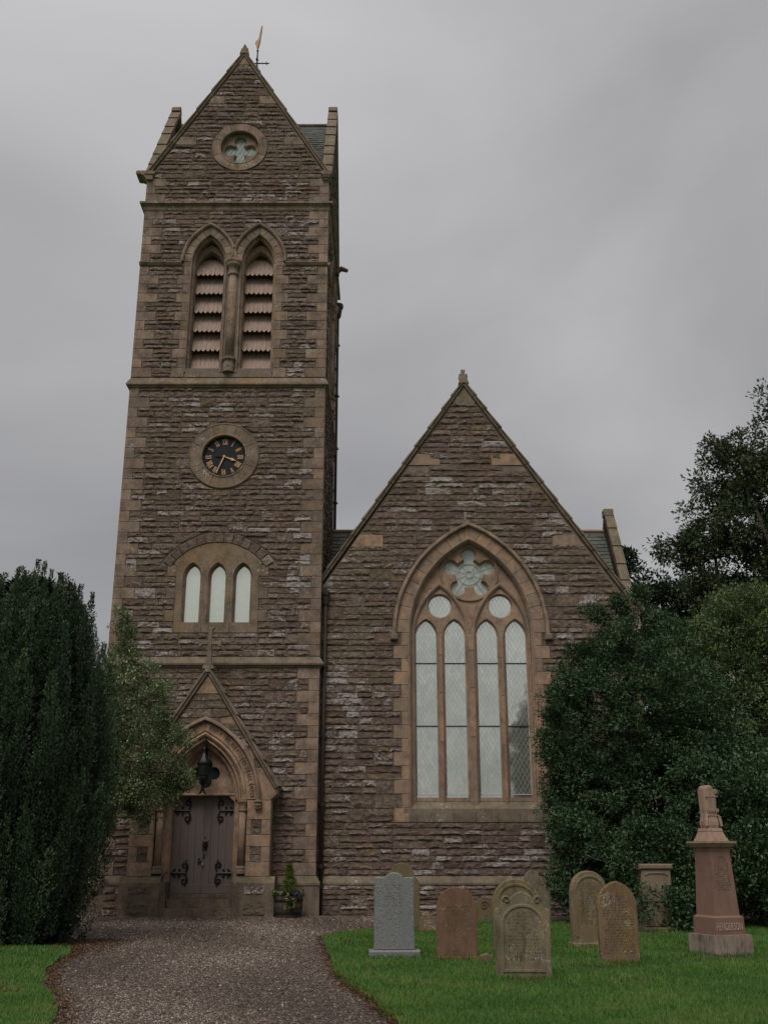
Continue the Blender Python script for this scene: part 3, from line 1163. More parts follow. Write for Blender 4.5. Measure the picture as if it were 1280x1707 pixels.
def quoins(F, half, z0, z1, parent, sides=(-1, 1), mat=None, k0=0, wide=(.66, .31)):
    n = max(1, round((z1 - z0) / QM)); h = (z1 - z0) / n
    for k in range(n):
        for s in sides:
            w = wide[(k + k0) % 2]
            dep = wide[(k + k0 + 1) % 2]
            a, b = (half - w, half + .012) if s > 0 else (-half - .012, -half + w)
            block(F, a, b, z0 + k * h, z0 + (k + 1) * h, .014, -dep, mat or M['ashlar'], parent, 'quoin')
    return n, h


tower_front_w = {}
for i, (a, b) in enumerate(STAGES):
    quoins(FT, TH, a, b, tower_wall, k0=i)
for i, (a, b) in enumerate(STAGES):   # rear corner of the side seen from the path
    n = max(1, round((b - a) / QM)); h = (b - a) / n
    for k in range(n):
        block(FR_, TH - (.66, .31)[(k + i) % 2], TH + .012, a + k * h, a + (k + 1) * h, .014, -.3, M['ashlar'], tower_wall, 'quoin')


def qparity(z):
    for i, (a, b) in enumerate(STAGES):
        if a <= z < b:
            n = max(1, round((b - a) / QM)); h = (b - a) / n
            return (.66, .31)[(int((z - a) / h) + i) % 2]
    return 0


# belfry jamb stones alternate too
def bel_jamb_w(z):
    a, b = STAGES[2]
    n = max(1, round((b - a) / QM)); h = (b - a) / n
    return BEL_C + BEL_A + (.48, .27)[(int((z - a) / h)) % 2]


def tower_fn(front=True):
    def fn(z):
        hg = half_gable(z)
        q = qparity(z)
        if z >= GZ0:
            e = hg - .05
            for (b0, b1, w) in RAKE_T:
                if b0 - .005 <= z < b1 + .005: e = half_gable((b0 + b1) / 2) - .12 - w
            ints = [(-e, e)]
        else:
            ints = [(-hg + q, hg - q)]
        B = []
        if 16.3 < z < BEL_ZS:
            w = bel_jamb_w(z); B.append((-w, w))
        elif z >= BEL_ZS and z < 22.3:
            hh = arch_half_at(z, BEL_ZS, BEL_A, BEL_R, .40)
            if hh:
                B += [(-BEL_C - hh, -BEL_C + hh), (BEL_C - hh, BEL_C + hh)]
                if z < 21.2: B.append((-.6, .6))
        if front:
            if abs(z - 25.34) < 1.03:
                w = math.sqrt(max(0, .98 ** 2 - max(0, abs(z - 25.34) - .05) ** 2)); B.append((-w, w))
            if abs(z - 13.67) < 1.15:
                w = math.sqrt(max(0, 1.10 ** 2 - max(0, abs(z - 13.67) - .05) ** 2)); B.append((-w, w))
            w = lancet_half(z)
            if w: B.append((-w, w))
            if z < 6.6:
                w = porch_half(z)
                if w: B.append((-w, w))
        return subtract(ints, B)
    return fn


RAKE_T = [(25.45, 25.80, .55), (27.20, 27.55, .42)]
LCZ, LCR = 9.05, 1.74


def lancet_half(z):
    # blind surround with a relieving arch over it
    if z < 7.94 or z > LCZ + LCR + .34: return None
    if z < 8.307: return 1.28
    if z < 10.07:
        return (1.28, 1.55)[int((z - 7.25) / .3524) % 2]
    w = (LCR + .34) ** 2 - (z - LCZ) ** 2
    w = math.sqrt(w) if w > 0 else 0
    return min(w, 1.80) if w > .02 else None


PZ, PH, PAX, PKN = 30.3, 1.95, 6.62, 3.5
PS = (PAX - PKN) / PH


def porch_half(z):
    if z < 1.05: return 2.02
    if z < PKN: return PH - .02
    if z < PAX: return (PAX - z) / PS
    return None


fF = tower_fn(True); fR = tower_fn(False)
for F, fn, det in ((FT, fF, True), (FR_, fR, False)):
    rubble(F, fn, 1.06, 6.92, QM, tower_wall, det)
    rubble(F, fn, 7.25, 16.06, QM, tower_wall, det)
    rubble(F, fn, 16.42, 20.56, QM, tower_wall, det, tall=0)
    rubble(F, fn, 20.72, 22.74, QM, tower_wall, det)
    rubble(F, fn, 23.10, 24.05, QM, tower_wall, det)
    rubble(F, fn, 24.05, APEX - .35, QM, tower_wall, det)

# ashlar blocks let into the gable rakes
for F in (FT, FR_):
    for (b0, b1, w) in RAKE_T:
        for s in (-1, 1):
            e0 = half_gable(b0) - .02; e1 = half_gable(b1) - .02
            ie = half_gable((b0 + b1) / 2) - .12 - w
            mb = MB(); mb.prism(F, [(s * ie, b0), (s * e0, b0), (s * e1, b1), (s * ie, b1)], .016, -.1, .01)
            mb.build('rake_stone', M['ashlar'], tower_wall)
    mb = MB(); mb.prism(F, [(-.22, APEX - .38), (.22, APEX - .38), (.02, APEX), (-.02, APEX)], .018, -.1, .01)
    mb.build('apex_stone', M['ashlar'], tower_wall)


def band(z_prof, name='string_course', mat=None, half=TH, gap=0):
    """moulding running round all four sides of the tower; z_prof = [(out, z)...]"""
    mb = MB()
    vs = []; fs = []
    m = len(z_prof)
    for (sx, sy) in ((-1, -1), (1, -1), (1, 1), (-1, 1)):
        for (o, z) in z_prof:
            vs.append((TC + sx * (half + o), TY + TH + sy * (half + o), z))
    for i in range(4):
        j = (i + 1) % 4
        if i == 0 and gap:
            for sx in (-1, 1):
                b0 = len(vs)
                for (o, z) in z_prof: vs.append((TC + sx * gap, TY + TH - (half + o), z))
                c0 = 0 if sx < 0 else m
                for k in range(m - 1):
                    q = (c0 + k, b0 + k, b0 + k + 1, c0 + k + 1)
                    fs.append(q if sx < 0 else q[::-1])
            continue
        for k in range(m - 1):
            fs.append((i * m + k, j * m + k, j * m + k + 1, i * m + k + 1))
    mb.add(vs, fs, .5)
    return mb.build(name, mat or M['greenish'], church)


band([(-.05, 6.90), (.03, 6.91), (.05, 6.95), (.11, 6.98), (.12, 7.03), (.0, 7.24), (-.05, 7.25)])
band([(-.05, 16.03), (.04, 16.05), (.06, 16.09), (.12, 16.12), (.12, 16.17), (.0, 16.40), (-.05, 16.42)], mat=M['lichened'])
band([(-.05, 22.72), (.03, 22.73), (.05, 22.78), (.05, 22.90), (.10, 22.93), (.16, 22.96), (.16, 23.03), (.0, 23.10), (-.05, 23.10)], 'cornice', M['ashlar'])


def imp(F, a, b):
    mb = MB()
    pr = [(20.56, .0), (20.57, .05), (20.61, .08), (20.66, .11), (20.69, .11), (20.72, .02)]
    vs = []; fs = []
    for u in (a, b):
        for z, d in pr: vs.append(F.pt(u, d, z))
    m = len(pr)
    for k in range(m - 1): fs.append((k, m + k, m + k + 1, k + 1))
    fs += [tuple(range(m)), tuple(range(m, 2 * m))[::-1]]
    mb.add(vs, fs, .5)
    mb.build('impost_string', M['ashlar'], church)


# --- belfry windows
def belfry(F, main=True):
    cxs = (-BEL_C, BEL_C)
    wroot = MB()
    # sill: sloped weathering between the jambs
    zs0 = 16.42
    for (u0, u1) in ((-1.42, -.02), (.02, 1.42)):
        wroot.add([F.pt(u0, .02, zs0), F.pt(u1, .02, zs0), F.pt(u1, .02, 16.55), F.pt(u0, .02, 16.55), F.pt(u1, -.45, 16.80), F.pt(u0, -.45, 16.80)],
                  [(0, 1, 2, 3), (3, 2, 4, 5)], .5)
    w = wroot.build('belfry_window', M['greenish'], church)
    # jamb stones
    a, b = STAGES[2]
    n = max(1, round((b - a) / QM)); h = (b - a) / n
    for k in range(n + 1):
        z0 = a + k * h; z1 = min(z0 + h, BEL_ZS)
        if z1 - z0 < .05: continue
        wd = (.48, .27)[k % 2]
        for s in (-1, 1):
            u0 = s * (BEL_C + BEL_A + .05); u1 = s * (BEL_C + BEL_A + wd)
            block(F, min(u0, u1), max(u0, u1), z0, z1, .018, -.25, M['ashlar'], w, 'jamb_stone')
    # central pier behind the shaft
    for k in range(8):
        z0 = 16.6 + k * (BEL_ZS - 16.6) / 8
        block(F, -.23, .23, z0, z0 + (BEL_ZS - 16.6) / 8, -.12, -.5, M['ashlar'], w, 'pier_stone', ch=.05)
    for s in (-1, 1):
        c = s * BEL_C
        voussoirs(F, c, BEL_ZS, BEL_A, BEL_R, .05, .29, 5, .02, -.25, M['ashlar'], w, clipu=(-s, 0))
        # hood mould, stopping where the two arches meet
        pth = [p for p in arch(c, BEL_ZS, BEL_A, BEL_R, .29, 12)]
        pth = [p for p in pth if s * p[0] > -.02]
        mb = MB(); mb.sweep(F, pth, [(.0, .0), (.0, .07), (.04, .11), (.09, .11), (.11, .06), (.11, 0)])
        mb.build('hood_mould', M['ashlar'], w)
        # reveal orders
        full = [(c - BEL_A, 16.6)] + arch(c, BEL_ZS, BEL_A, BEL_R, 0, 10) + [(c + BEL_A, 16.6)]
        mb = MB()
        mb.sweep(F, full, [(.06, .018), (.045, .03), (.015, .02), (0, -.03), (.01, -.1), (-.05, -.12), (-.07, -.16), (-.05, -.2), (-.06, -.55)], caps=False)
        mb.build('reveal', M['ashlar'], w)
        # inner pointed head, deep in shade
        mb = MB()
        r2 = arch_r(.5, .8)
        inner = [(c - .5, 16.6)] + arch(c, BEL_ZS - .15, .5, r2, 0, 10) + [(c + .5, 16.6)]
        mb.sweep(F, inner, [(.2, -.34), (.0, -.34), (-.03, -.40), (-.03, -.62)], caps=False)
        mb.build('inner_reveal', M['ashlar'], w)
        # louvre boards with scalloped feet
        nb = 6; wb = .94 / nb
        for t in range(6):
            zt = 16.80 + t * .715
            for j in range(nb):
                u0 = c - .47 + j * wb; u1 = u0 + wb - .005
                mb = MB()
                bot = [(u0 + (u1 - u0) * q, zt + .10 - .10 * math.sin(math.pi * q)) for q in (0, .12, .3, .5, .7, .88, 1)]
                H = .80
                v = []
                jit = random.uniform(-.006, .006)
                for (u, z) in bot: v.append((u, z))
                top = [(u1, zt + H), (u0, zt + H)]
                poly = v + top
                zc_ = BEL_ZS - .15

                def dd(z): return -.30 - (z - zt) * .42 + jit
                pts = [F.pt(u, dd(z), z) for u, z in poly] + [F.pt(u, dd(z) - .025, z) for u, z in poly]
                m_ = len(poly)
                fs = [tuple(range(m_)), tuple(range(m_, 2 * m_))[::-1]]
                for i in range(m_):
                    k2 = (i + 1) % m_
                    fs.append((i, m_ + i, m_ + k2, k2))
                mb.add(pts, fs)
                mb.build('louvre_board', M['louvre'], w)
    # shaft, capital and base in front of the pier
    def lat(name, zb, prof, n=12, smooth=True):
        mb = MB(); x, y, _ = F.pt(0, -.03, 0)
        mb.lathe((x, y, zb), prof, n)
        return mb.build(name, M['ashlar'], w, smooth=smooth)
    lat('shaft', 17.12, [(.155, 0), (.152, 1.2), (.15, 3.1)])
    lat('capital', 20.18, [(.15, 0), (.19, .03), (.19, .07), (.165, .10), (.175, .22), (.21, .32), (.27, .37), (.27, .42), (.25, .44), (.29, .48), (.30, .56), (.26, .58)])
    lat('shaft_base', 16.60, [(.21, 0), (.21, .18), (.19, .33), (.19, .39), (.25, .43), (.25, .48), (.20, .51), (.21, .53), (.16, .56)], 8, False)


belfry(FT); belfry(FR_)
for F in (FT, FR_):
    imp(F, -TH - .02, -BEL_C - BEL_A - .36); imp(F, BEL_C + BEL_A + .36, TH + .02)

# --- rose window
rose = MB()
RZ = 25.34


def quatre(F, cx, cz, dist, r, angs, rc, n=9):
    """outline of a foiled opening, counter-clockwise"""
    pts = []
    k = len(angs)
    for i, a in enumerate(angs):
        lx = cx + dist * math.cos(a); lz = cz + dist * math.sin(a)
        half = math.pi / k
        # intersection half-angle on the lobe
        m0 = a - half; 
        # find sweep where lobe circle crosses the bisector ray
        best = None
        for q in range(400):
            t = math.pi * q / 400
            px = dist + r * math.cos(t); pz = r * math.sin(t)
            if math.atan2(pz, px) >= half or (px * px + pz * pz) <= rc * rc:
                break
            best = t
        t1 = best or 1.6
        for q in range(n + 1):
            t = -t1 + 2 * t1 * q / n
            pts.append((lx + r * math.cos(a + t), lz + r * math.sin(a + t)))
    return pts


qf = quatre(FT, 0, RZ - .02, .35, .235, [0, math.pi / 2, math.pi, 3 * math.pi / 2], .26)
plate(rose, FT, circ(0, RZ, .74, 40), [qf], -.13, .5)
rose_o = rose.build('rose_window', M['ashlar'], church)
ring(FT, 0, RZ, .70, .98, 8, .045, -.25, M['ashlar'], rose_o, a_off=.39)
mb = MB(); mb.sweep(FT, circ(0, RZ, .70, 40)[::-1], [(.02, .046), (0, .06), (-.03, .05), (-.04, -.02), (-.02, -.06), (-.02, -.14)], closed=True); mb.build('ring_moulding', M['ashlar'], rose_o)
mb = MB(); mb.sweep(FT, qf[::-1], [(0, -.129), (-.035, -.18), (-.035, -.27)], closed=True); mb.build('foil_reveal', M['ashlar'], rose_o)
mb = MB(); plate(mb, FT, circ(0, RZ, .72, 24), [], -.24); mb.build('pane', M['roseglass'], rose_o)
mb = MB()
for k in range(-6, 7):
    for s in (-1, 1):
        mb.tube([FT.pt(k * .15 - .32 * s, -.232, RZ - .6), FT.pt(k * .15 + .32 * s, -.232, RZ + .6)], .006, 3)
mb.build('lead_lattice', M['lead'], rose_o, kind='stuff')

# --- clock
CZ = 13.67
mb = MB(); mb.prism(FT, circ(0, CZ, .70, 40), -.10, -.2, 0); clock = mb.build('clock', M['dial'], church)
ring(FT, 0, CZ, .72, 1.08, 8, .045, -.2, M['lichened'], clock, a_off=.39)
mb = MB(); mb.sweep(FT, circ(0, CZ, .72, 44)[::-1], [(.03, .046), (.01, .065), (-.025, .065), (-.04, .0), (-.03, -.03), (-.03, -.1)], closed=True); mb.build('ring_moulding', M['lichened'], clock)
mb = MB(); mb.sweep(FT, circ(0, CZ, 1.08, 44)[::-1], [(-.02, .046), (.0, .06), (.03, .045), (.03, -.02)], closed=True); mb.build('outer_moulding', M['lichened'], clock)
ROM = ['XII', 'I', 'II', 'III', 'IIII', 'V', 'VI', 'VII', 'VIII', 'IX', 'X', 'XI']


def numeral(s, ang):
    """upright roman numeral reading outwards from the centre at angle ang clockwise from twelve"""
    mb = MB()
    hh = .085; rr = .505
    ws = {'I': .046, 'V': .088, 'X': .086}
    tot = sum(ws[c] for c in s)
    x = -tot / 2
    strokes = []
    for c in s:
        w = ws[c]; m = x + w / 2
        if c == 'I':
            strokes += [((m, -hh), (m, hh), .011)]
        elif c == 'V':
            strokes += [((m - .03, hh), (m, -hh), .011), ((m + .03, hh), (m, -hh), .006)]
        else:
            strokes += [((m - .032, hh), (m + .032, -hh), .011), ((m + .032, hh), (m - .032, -hh), .006)]
        for q in (-hh, hh):
            if c == 'V' and q < 0: continue
            strokes.append(((m - w * .45, q), (m + w * .45, q), .0045))
        x += w
    ca, sa = math.cos(ang), math.sin(ang)
    for (p, q, t) in strokes:
        dx, dz = q[0] - p[0], q[1] - p[1]
        l = math.hypot(dx, dz); nx, nz = -dz / l * t, dx / l * t
        poly = [(p[0] + nx, p[1] + nz), (p[0] - nx, p[1] - nz), (q[0] - nx, q[1] - nz), (q[0] + nx, q[1] + nz)]
        out = []
        for (u, v) in poly:
            v += rr
            out.append((u * ca + v * sa, CZ - u * sa + v * ca))
        mb.prism(FT, out, -.085, -.1, 0)
    u, v = 0, .635
    mb.prism(FT, circ(v * sa, CZ + v * ca, .012, 5), -.085, -.1, 0)
    mb.build('numeral', M['gold'], clock)


for i, s in enumerate(ROM): numeral(s, R(30 * i))


def hand(ang, pts, mat, dz, name):
    ca, sa = math.cos(ang), math.sin(ang)
    mb = MB(); mb.prism(FT, [(u * ca + v * sa, CZ - u * sa + v * ca) for u, v in pts], dz, dz - .015, 0)
    mb.build(name, mat, clock)


hand(R(110), [(-.018, 0), (-.018, .2), (-.05, .27), (-.02, .34), (0, .42), (.02, .34), (.05, .27), (.018, .2), (.018, 0)], M['gold'], -.05, 'hour_hand')
hand(R(203), [(-.02, 0), (-.012, .56), (.012, .56), (.02, 0)], M['gold'], -.03, 'minute_hand')
hand(R(278), [(-.012, 0), (-.03, .26), (-.01, .32), (.01, .32), (.03, .26), (.012, 0)], M['iron'], -.06, 'counterweight')
mb = MB(); mb.prism(FT, circ(0, CZ, .045, 12), -.02, -.06, .01); mb.build('hub', M['gold'], clock)
# small pointed drip slot beneath the dial
mb = MB(); mb.prism(FT, [(-.05, CZ - 1.07), (.07, CZ - 1.07), (.05, CZ - .78), (-.03, CZ - .78)], .03, -.02, .01); mb.build('drip_stone', M['lichened'], clock)

# --- three lancets under a relieving arch
mb = MB()
arcp = []
a_half = math.acos(1.36 / LCR)
for k in range(21):
    an = math.pi - a_half - (math.pi - 2 * a_half) * k / 20
    arcp.append((LCR * math.cos(an), LCZ + LCR * math.sin(an)))
outer = [(-1.27, 8.24), (1.27, 8.24), (1.27, 10.05)] + [(1.36, arcp[-1][1])] + arcp[::-1][1:-1] + [(-1.36, arcp[0][1]), (-1.27, 10.05)]
holes = [[(x - LAN_A - .04, LAN_Z0), (x + LAN_A + .04, LAN_Z0)] + arch(x, LAN_ZS, LAN_A, LAN_R, .04, 6)[::-1] for x in LAN_X]
plate(mb, FT, outer, holes, .02)
lanc = mb.build('lancet_window', M['lichened'], church)
for i, x in enumerate(LAN_X):
    mb = MB()
    pth = [(x - LAN_A - .04, LAN_Z0)] + arch(x, LAN_ZS, LAN_A, LAN_R, .04, 8) + [(x + LAN_A + .04, LAN_Z0)]
    mb.sweep(FT, pth, [(0, .021), (-.005, .0), (-.05, -.08), (-.05, -.24)], caps=False)
    mb.build('reveal', M['ashlar'], lanc)
    mb = MB(); plate(mb, FT, [(x - .3, LAN_Z0 - .05), (x + .3, LAN_Z0 - .05), (x + .3, 10.3), (x - .3, 10.3)], [], -.2)
    mb.build('pane', M['paleglass'], lanc)
for k in range(3, 8):
    z0 = 7.25 + k * .3524
    for s in (-1, 1):
        w = 1.55
        if k % 2: block(FT, min(s * 1.27, s * w), max(s * 1.27, s * w), z0, z0 + .3524, .021, -.1, M['lichened'], lanc, 'jamb_stone')
for k in range(3):
    block(FT, -1.28 + k * .853, -1.28 + (k + 1) * .853, 7.955, 8.24, .024, -.1, M['lichened'], lanc, 'sill_stone')
# mullion joints: thin raised courses at the springing
for k in range(13):   # relieving arch of rough stones
    a0 = math.pi - a_half * .86 - (math.pi - 2 * a_half * .86) * k / 13; a1 = math.pi - a_half * .86 - (math.pi - 2 * a_half * .86) * (k + 1) / 13
    r0, r1 = LCR + .01, LCR + .31 + random.uniform(-.03, .03)
    p = [(r0 * math.cos(a1), LCZ + r0 * math.sin(a1)), (r1 * math.cos(a1 + .01), LCZ + r1 * math.sin(a1 + .01)), (r1 * math.cos(a0 - .01), LCZ + r1 * math.sin(a0 - .01)), (r0 * math.cos(a0), LCZ + r0 * math.sin(a0))]
    mb = MB(); mb.prism(FT, p, .035 + random.uniform(0, .02), -.05, .02); mb.build('relieving_arch_stone', M['rubble'], lanc)


# --- gable copings and roofs
def coping(F, half, z0, apex, n, d0, d1, parent, th=.09, drop=0.0):
    sl = (apex - z0) / half
    L = math.hypot(half, apex - z0)
    nx, nz = (apex - z0) / L, half / L      # outward normal on the right rake
    ts = [0]
    for i in range(n): ts.append(ts[-1] + random.uniform(.8, 1.2))
    ts = [t / ts[-1] for t in ts]
    for s in (-1, 1):
        for i in range(n):
            t0, t1 = ts[i], ts[i + 1] + .006
            t1 = min(t1, 1.0)
            p0 = (half * (1 - t0), z0 + (apex - z0) * t0); p1 = (half * (1 - t1), z0 + (apex - z0) * t1)
            a, b = th + .045, th
            poly = [(p0[0] - nx * .03, p0[1] - nz * .03), (p0[0] + nx * a, p0[1] + nz * a), (p1[0] + nx * b, p1[1] + nz * b), (p1[0] - nx * .03, p1[1] - nz * .03)]
            poly = clip([(s * u, z) for u, z in poly], -s, 0, -.002) if True else poly
            if len(poly) < 3: continue
            mb = MB(); mb.prism(F, poly, d0, d1, .015)
            # drip fillet on the face of the coping
            q0 = (p0[0] + nx * .0, p0[1] + nz * .0); q1 = (p1[0], p1[1])
            mb.prism(F, clip([(s * u, z) for u, z in [(q0[0] + nx * .05, q0[1] + nz * .05), (q0[0] + nx * (a - .01), q0[1] + nz * (a - .01)), (q1[0] + nx * (b - .01), q1[1] + nz * (b - .01)), (q1[0] + nx * .05, q1[1] + nz * .05)]], -s, 0, -.002), d0 + .05, d0, .012)
            mb.build('coping_stone', M['greenish'], parent)


def gable_cop_group(F, half, z0, apex, n, d0, d1, name='gable_coping'):
    mb = MB()
    mb.prism(F, [(-.17, apex + .02), (.17, apex + .02), (.13, apex + .17), (.03, apex + .30), (-.03, apex + .30), (-.13, apex + .17)], d0 + .03, d1, .02)
    c = mb.build(name, M['greenish'], church)
    coping(F, half, z0, apex, n, d0, d1, c)
    return c


for F in (FT, FL_, FR_, FB_):
    g = gable_cop_group(F, TH + .02, GZ0 + .05, APEX + .05, 7, .06, -.26)
    if F is FT:
        mb = MB()
        mb.prism(F, [(-.05, APEX + .28), (.05, APEX + .28), (.07, APEX + .42), (0, APEX + .56), (-.07, APEX + .42)], .03, -.12, .02)
        mb.prism(F, [(-.15, APEX + .2), (-.05, APEX + .2), (-.06, APEX + .36), (-.12, APEX + .38)], .02, -.1, .02)
        mb.prism(F, [(.05, APEX + .2), (.15, APEX + .2), (.12, APEX + .38), (.06, APEX + .36)], .02, -.1, .02)
        mb.build('finial', M['greenish'], g)
# skewputts
for (sx, out) in ((-1, .40), (1, .10)):
    mb = MB()
    x0 = TC + sx * TH
    pr = [(0, 23.95), (out * .12, 24.02), (out * .3, 24.12), (out * .6, 24.17), (out * .9, 24.18), (out, 24.22), (out * .98, 24.31), (out * .8, 24.33), (0, 24.33), (-.2, 24.33), (-.2, 23.95)]
    FF = Frame((x0, TY), (sx, 0), (0, -1))
    mb.prism(FF, pr if sx > 0 else pr, .10, -.45, .015)
    mb.build('kneeler', M['greenish'], church)
mb = MB(); 
mb.prism(Frame((TC + TH - .08, TY), (0, -1), (1, 0)), [(-.2, 23.9), (0, 23.9), (.06, 23.97), (.14, 24.02), (.19, 24.12), (.19, 24.24), (-.2, 24.24)], .16, -.14, .02)
mb.build('kneeler', M['greenish'], church)
# gargoyle on the far side
mb = MB(); mb.tube([(TC + TH + .05, 35.2, 22.9), (TC + TH + .3, 35.15, 22.98), (TC + TH + .52, 35.1, 22.86)], [.13, .10, .07], 6)
mb.box(TC + TH + .02, TC + TH + .2, 35.05, 35.35, 22.75, 23.1); mb.build('gargoyle', M['greenish'], church)


def slates(name, O, U, Sd, Nn, W, H, rowh=.19, sw=.27, tri=None, parent=None):
    """slated slope: U along the eaves, Sd up the slope, Nn outward"""
    O, U, Sd, Nn = map(Vector, (O, U, Sd, Nn))
    mb = MB()
    nr = int(H / rowh)
    for r in range(nr):
        u = -random.random() * sw
        while u < W:
            w = sw * random.uniform(.75, 1.15)
            a = max(0, u); b = min(W, u + w - .006)
            if b - a > .03:
                y0 = r * rowh + random.uniform(-.008, .008); y1 = (r + 1) * rowh + .03
                mid = (a + b) / 2
                if tri is None or tri(mid, (y0 + y1) / 2):
                    t0 = random.uniform(.025, .04)
                    p = [O + U * a + Sd * y0 + Nn * t0, O + U * b + Sd * y0 + Nn * t0, O + U * b + Sd * y1 + Nn * .006, O + U * a + Sd * y1 + Nn * .006,
                         O + U * a + Sd * y0, O + U * b + Sd * y0]
                    mb.add(p, [(0, 1, 2, 3), (4, 5, 1, 0)])
            u += w
    o = mb.build(name, M['slate'], parent, kind='stuff')
    return o


# crossed tower roof
RD = 28.74; hb = TH - .3
sr = (RD - 23.6) / TH
mb = MB()
for ax in (0, 1):
    p = []
    for v in (-hb, hb):
        for (u, z) in ((-TH + .1, 23.6), (0, RD), (TH - .1, 23.6)):
            p.append((TC + u, TY + TH + v, z) if ax == 0 else (TC + v, TY + TH + u, z))
    mb.add(p, [(0, 1, 4, 3), (1, 2, 5, 4)], .4)
troof = mb.build('tower_roof', M['slate'], church)
Lr = math.hypot(TH, RD - 23.6); sy, sz = TH / Lr, (RD - 23.6) / Lr
slates('slate_course', (TC - hb, TY + .05, 23.62), (1, 0, 0), (0, sy, sz), (0, -sz, sy), 2 * hb, Lr, parent=troof)
slates('slate_course', (TC + TH - .05, TY + TH + hb, 23.62), (0, -1, 0), (-sy, 0, sz), (sz, 0, sy), 2 * hb, Lr, parent=troof)
slates('slate_course', (TC - TH + .05, TY + TH - hb, 23.62), (0, 1, 0), (sy, 0, sz), (-sz, 0, sy), 2 * hb, Lr, parent=troof)
mb = MB()
mb.tube([(TC - hb, TY + TH, RD + .04), (TC + hb, TY + TH, RD + .04)], .07, 6); mb.tube([(TC, TY + TH - hb, RD + .04), (TC, TY + TH + hb, RD + .04)], .07, 6)
mb.build('ridge_roll', M['greenish'], troof)

# weather vane on the crossing
VX, VY = TC, TY + TH
vane = MB(); vane.tube([(VX, VY, RD), (VX, VY, 31.2), (VX, VY, 32.45)], [.045, .036, .028], 6)
vane = vane.build('weather_vane', M['iron'], church)
mb = MB(); mb.lathe((VX, VY, 31.25), [(.02, 0), (.07, .05), (.05, .12), (.02, .2)], 8); mb.lathe((VX, VY, 31.9), [(.02, 0), (.06, .05), (.02, .12)], 8)
mb.lathe((VX, VY, 32.35), [(.02, 0), (.05, .05), (.02, .1)], 8)
mb.build('boss', M['iron'], vane)
mb = MB(); zv = 31.78
mb.tube([(VX - .42, VY, zv), (VX + .42, VY, zv)], .026, 5); mb.tube([(VX, VY - .3, zv), (VX, VY + .3, zv)], .018, 5)
for s in (-1, 1):
    mb.tube([(VX + s * .36, VY, zv - .09), (VX + s * .42, VY, zv), (VX + s * .36, VY, zv + .09)], .015, 4)
    mb.tube([(VX + s * .42, VY, zv), (VX + s * .5, VY, zv)], .025, 4)
mb.build('compass_arm', M['iron'], vane)
mb = MB()
Fv = Frame((VX, VY), (.55, -.83), (-.83, -.55))
cock = [(-.02, 32.5), (.06, 32.5), (.13, 32.62), (.20, 32.74), (.24, 32.95), (.30, 33.15), (.33, 33.4), (.24, 33.3), (.15, 33.08), (.08, 32.95), (-.0, 32.92), (-.07, 32.95), (-.13, 33.02), (-.2, 33.0), (-.16, 32.93), (-.24, 32.9), (-.14, 32.86), (-.12, 32.72), (-.07, 32.6)]
mb.prism(Fv, cock, .025, -.025, 0); mb.build('weathercock', M['gold'], vane)

# --- tower plinth
band([(.12, -.2), (.12, .78), (.14, .80), (.14, .86), (.02, 1.05), (-.05, 1.06)], 'plinth', M['damp'], gap=1.6)

# --- plinth courses of rough stone
FTP = Frame((TC, TY - .125), (1, 0), (0, -1))


def fn_plinth(z):
    return subtract([(-TH + .45, TH - .45)], [(-2.12, 2.12)])


rubble(FTP, fn_plinth, .02, .76, .37, tower_wall, True)

# ================================================================== PORCH
FP = Frame((TC - .015, PZ), (1, 0), (0, -1))
DA, DOFF, DZS = .87, .78, 3.08
DR = DA + DOFF
mb = MB()
hole = [(-1.28, -.2), (1.28, -.2)] + arch(0, DZS, DA, DR, .41, 12)[::-1]
plate(mb, FP, [(-PH + .02, -.2), (-1.28, -.2)] + arch(0, DZS, DA, DR, .41, 12) + [(1.28, -.2), (PH - .02, -.2), (PH - .02, PKN), (0, PAX - .03), (-PH + .02, PKN)], [], -.015)
# flanks
for s in (-1, 1):
    x = TC - .015 + s * (PH - .02)
    ys = (PZ + .015, TY)
    v = [(x, ys[0], -.2), (x, ys[1], -.2), (x, ys[1], PKN), (x, ys[0], PKN)]
    mb.add(v, [(0, 1, 2, 3) if s > 0 else (3, 2, 1, 0)], .5)
    mb.add([(x, ys[0], PKN), (x, ys[1], PKN), (TC - .015, ys[1], PAX - .03), (TC - .015, ys[0], PAX - .03)], [(0, 1, 2, 3)], .5)
porch = mb.build('porch', M['porch'], church)
# ashlar courses of the piers with small rough stones let in
rows = [(1.05, 1.42, 0), (1.42, 1.82, 1), (1.82, 2.14, 0), (2.14, 2.54, 1), (2.54, 3.06, 0), (3.06, 3.48, 0)]


def small_rough(F, u0, u1, z0, z1, parent, n=2):
    for k in range(n):
        a = z0 + (z1 - z0) * k / n; b = z0 + (z1 - z0) * (k + 1) / n
        m_ = MB(); stone_mesh(m_, F, a, b, lambda z: u0, lambda z: u1, .6); m_.build('inset_stone', M['rubble'], parent)


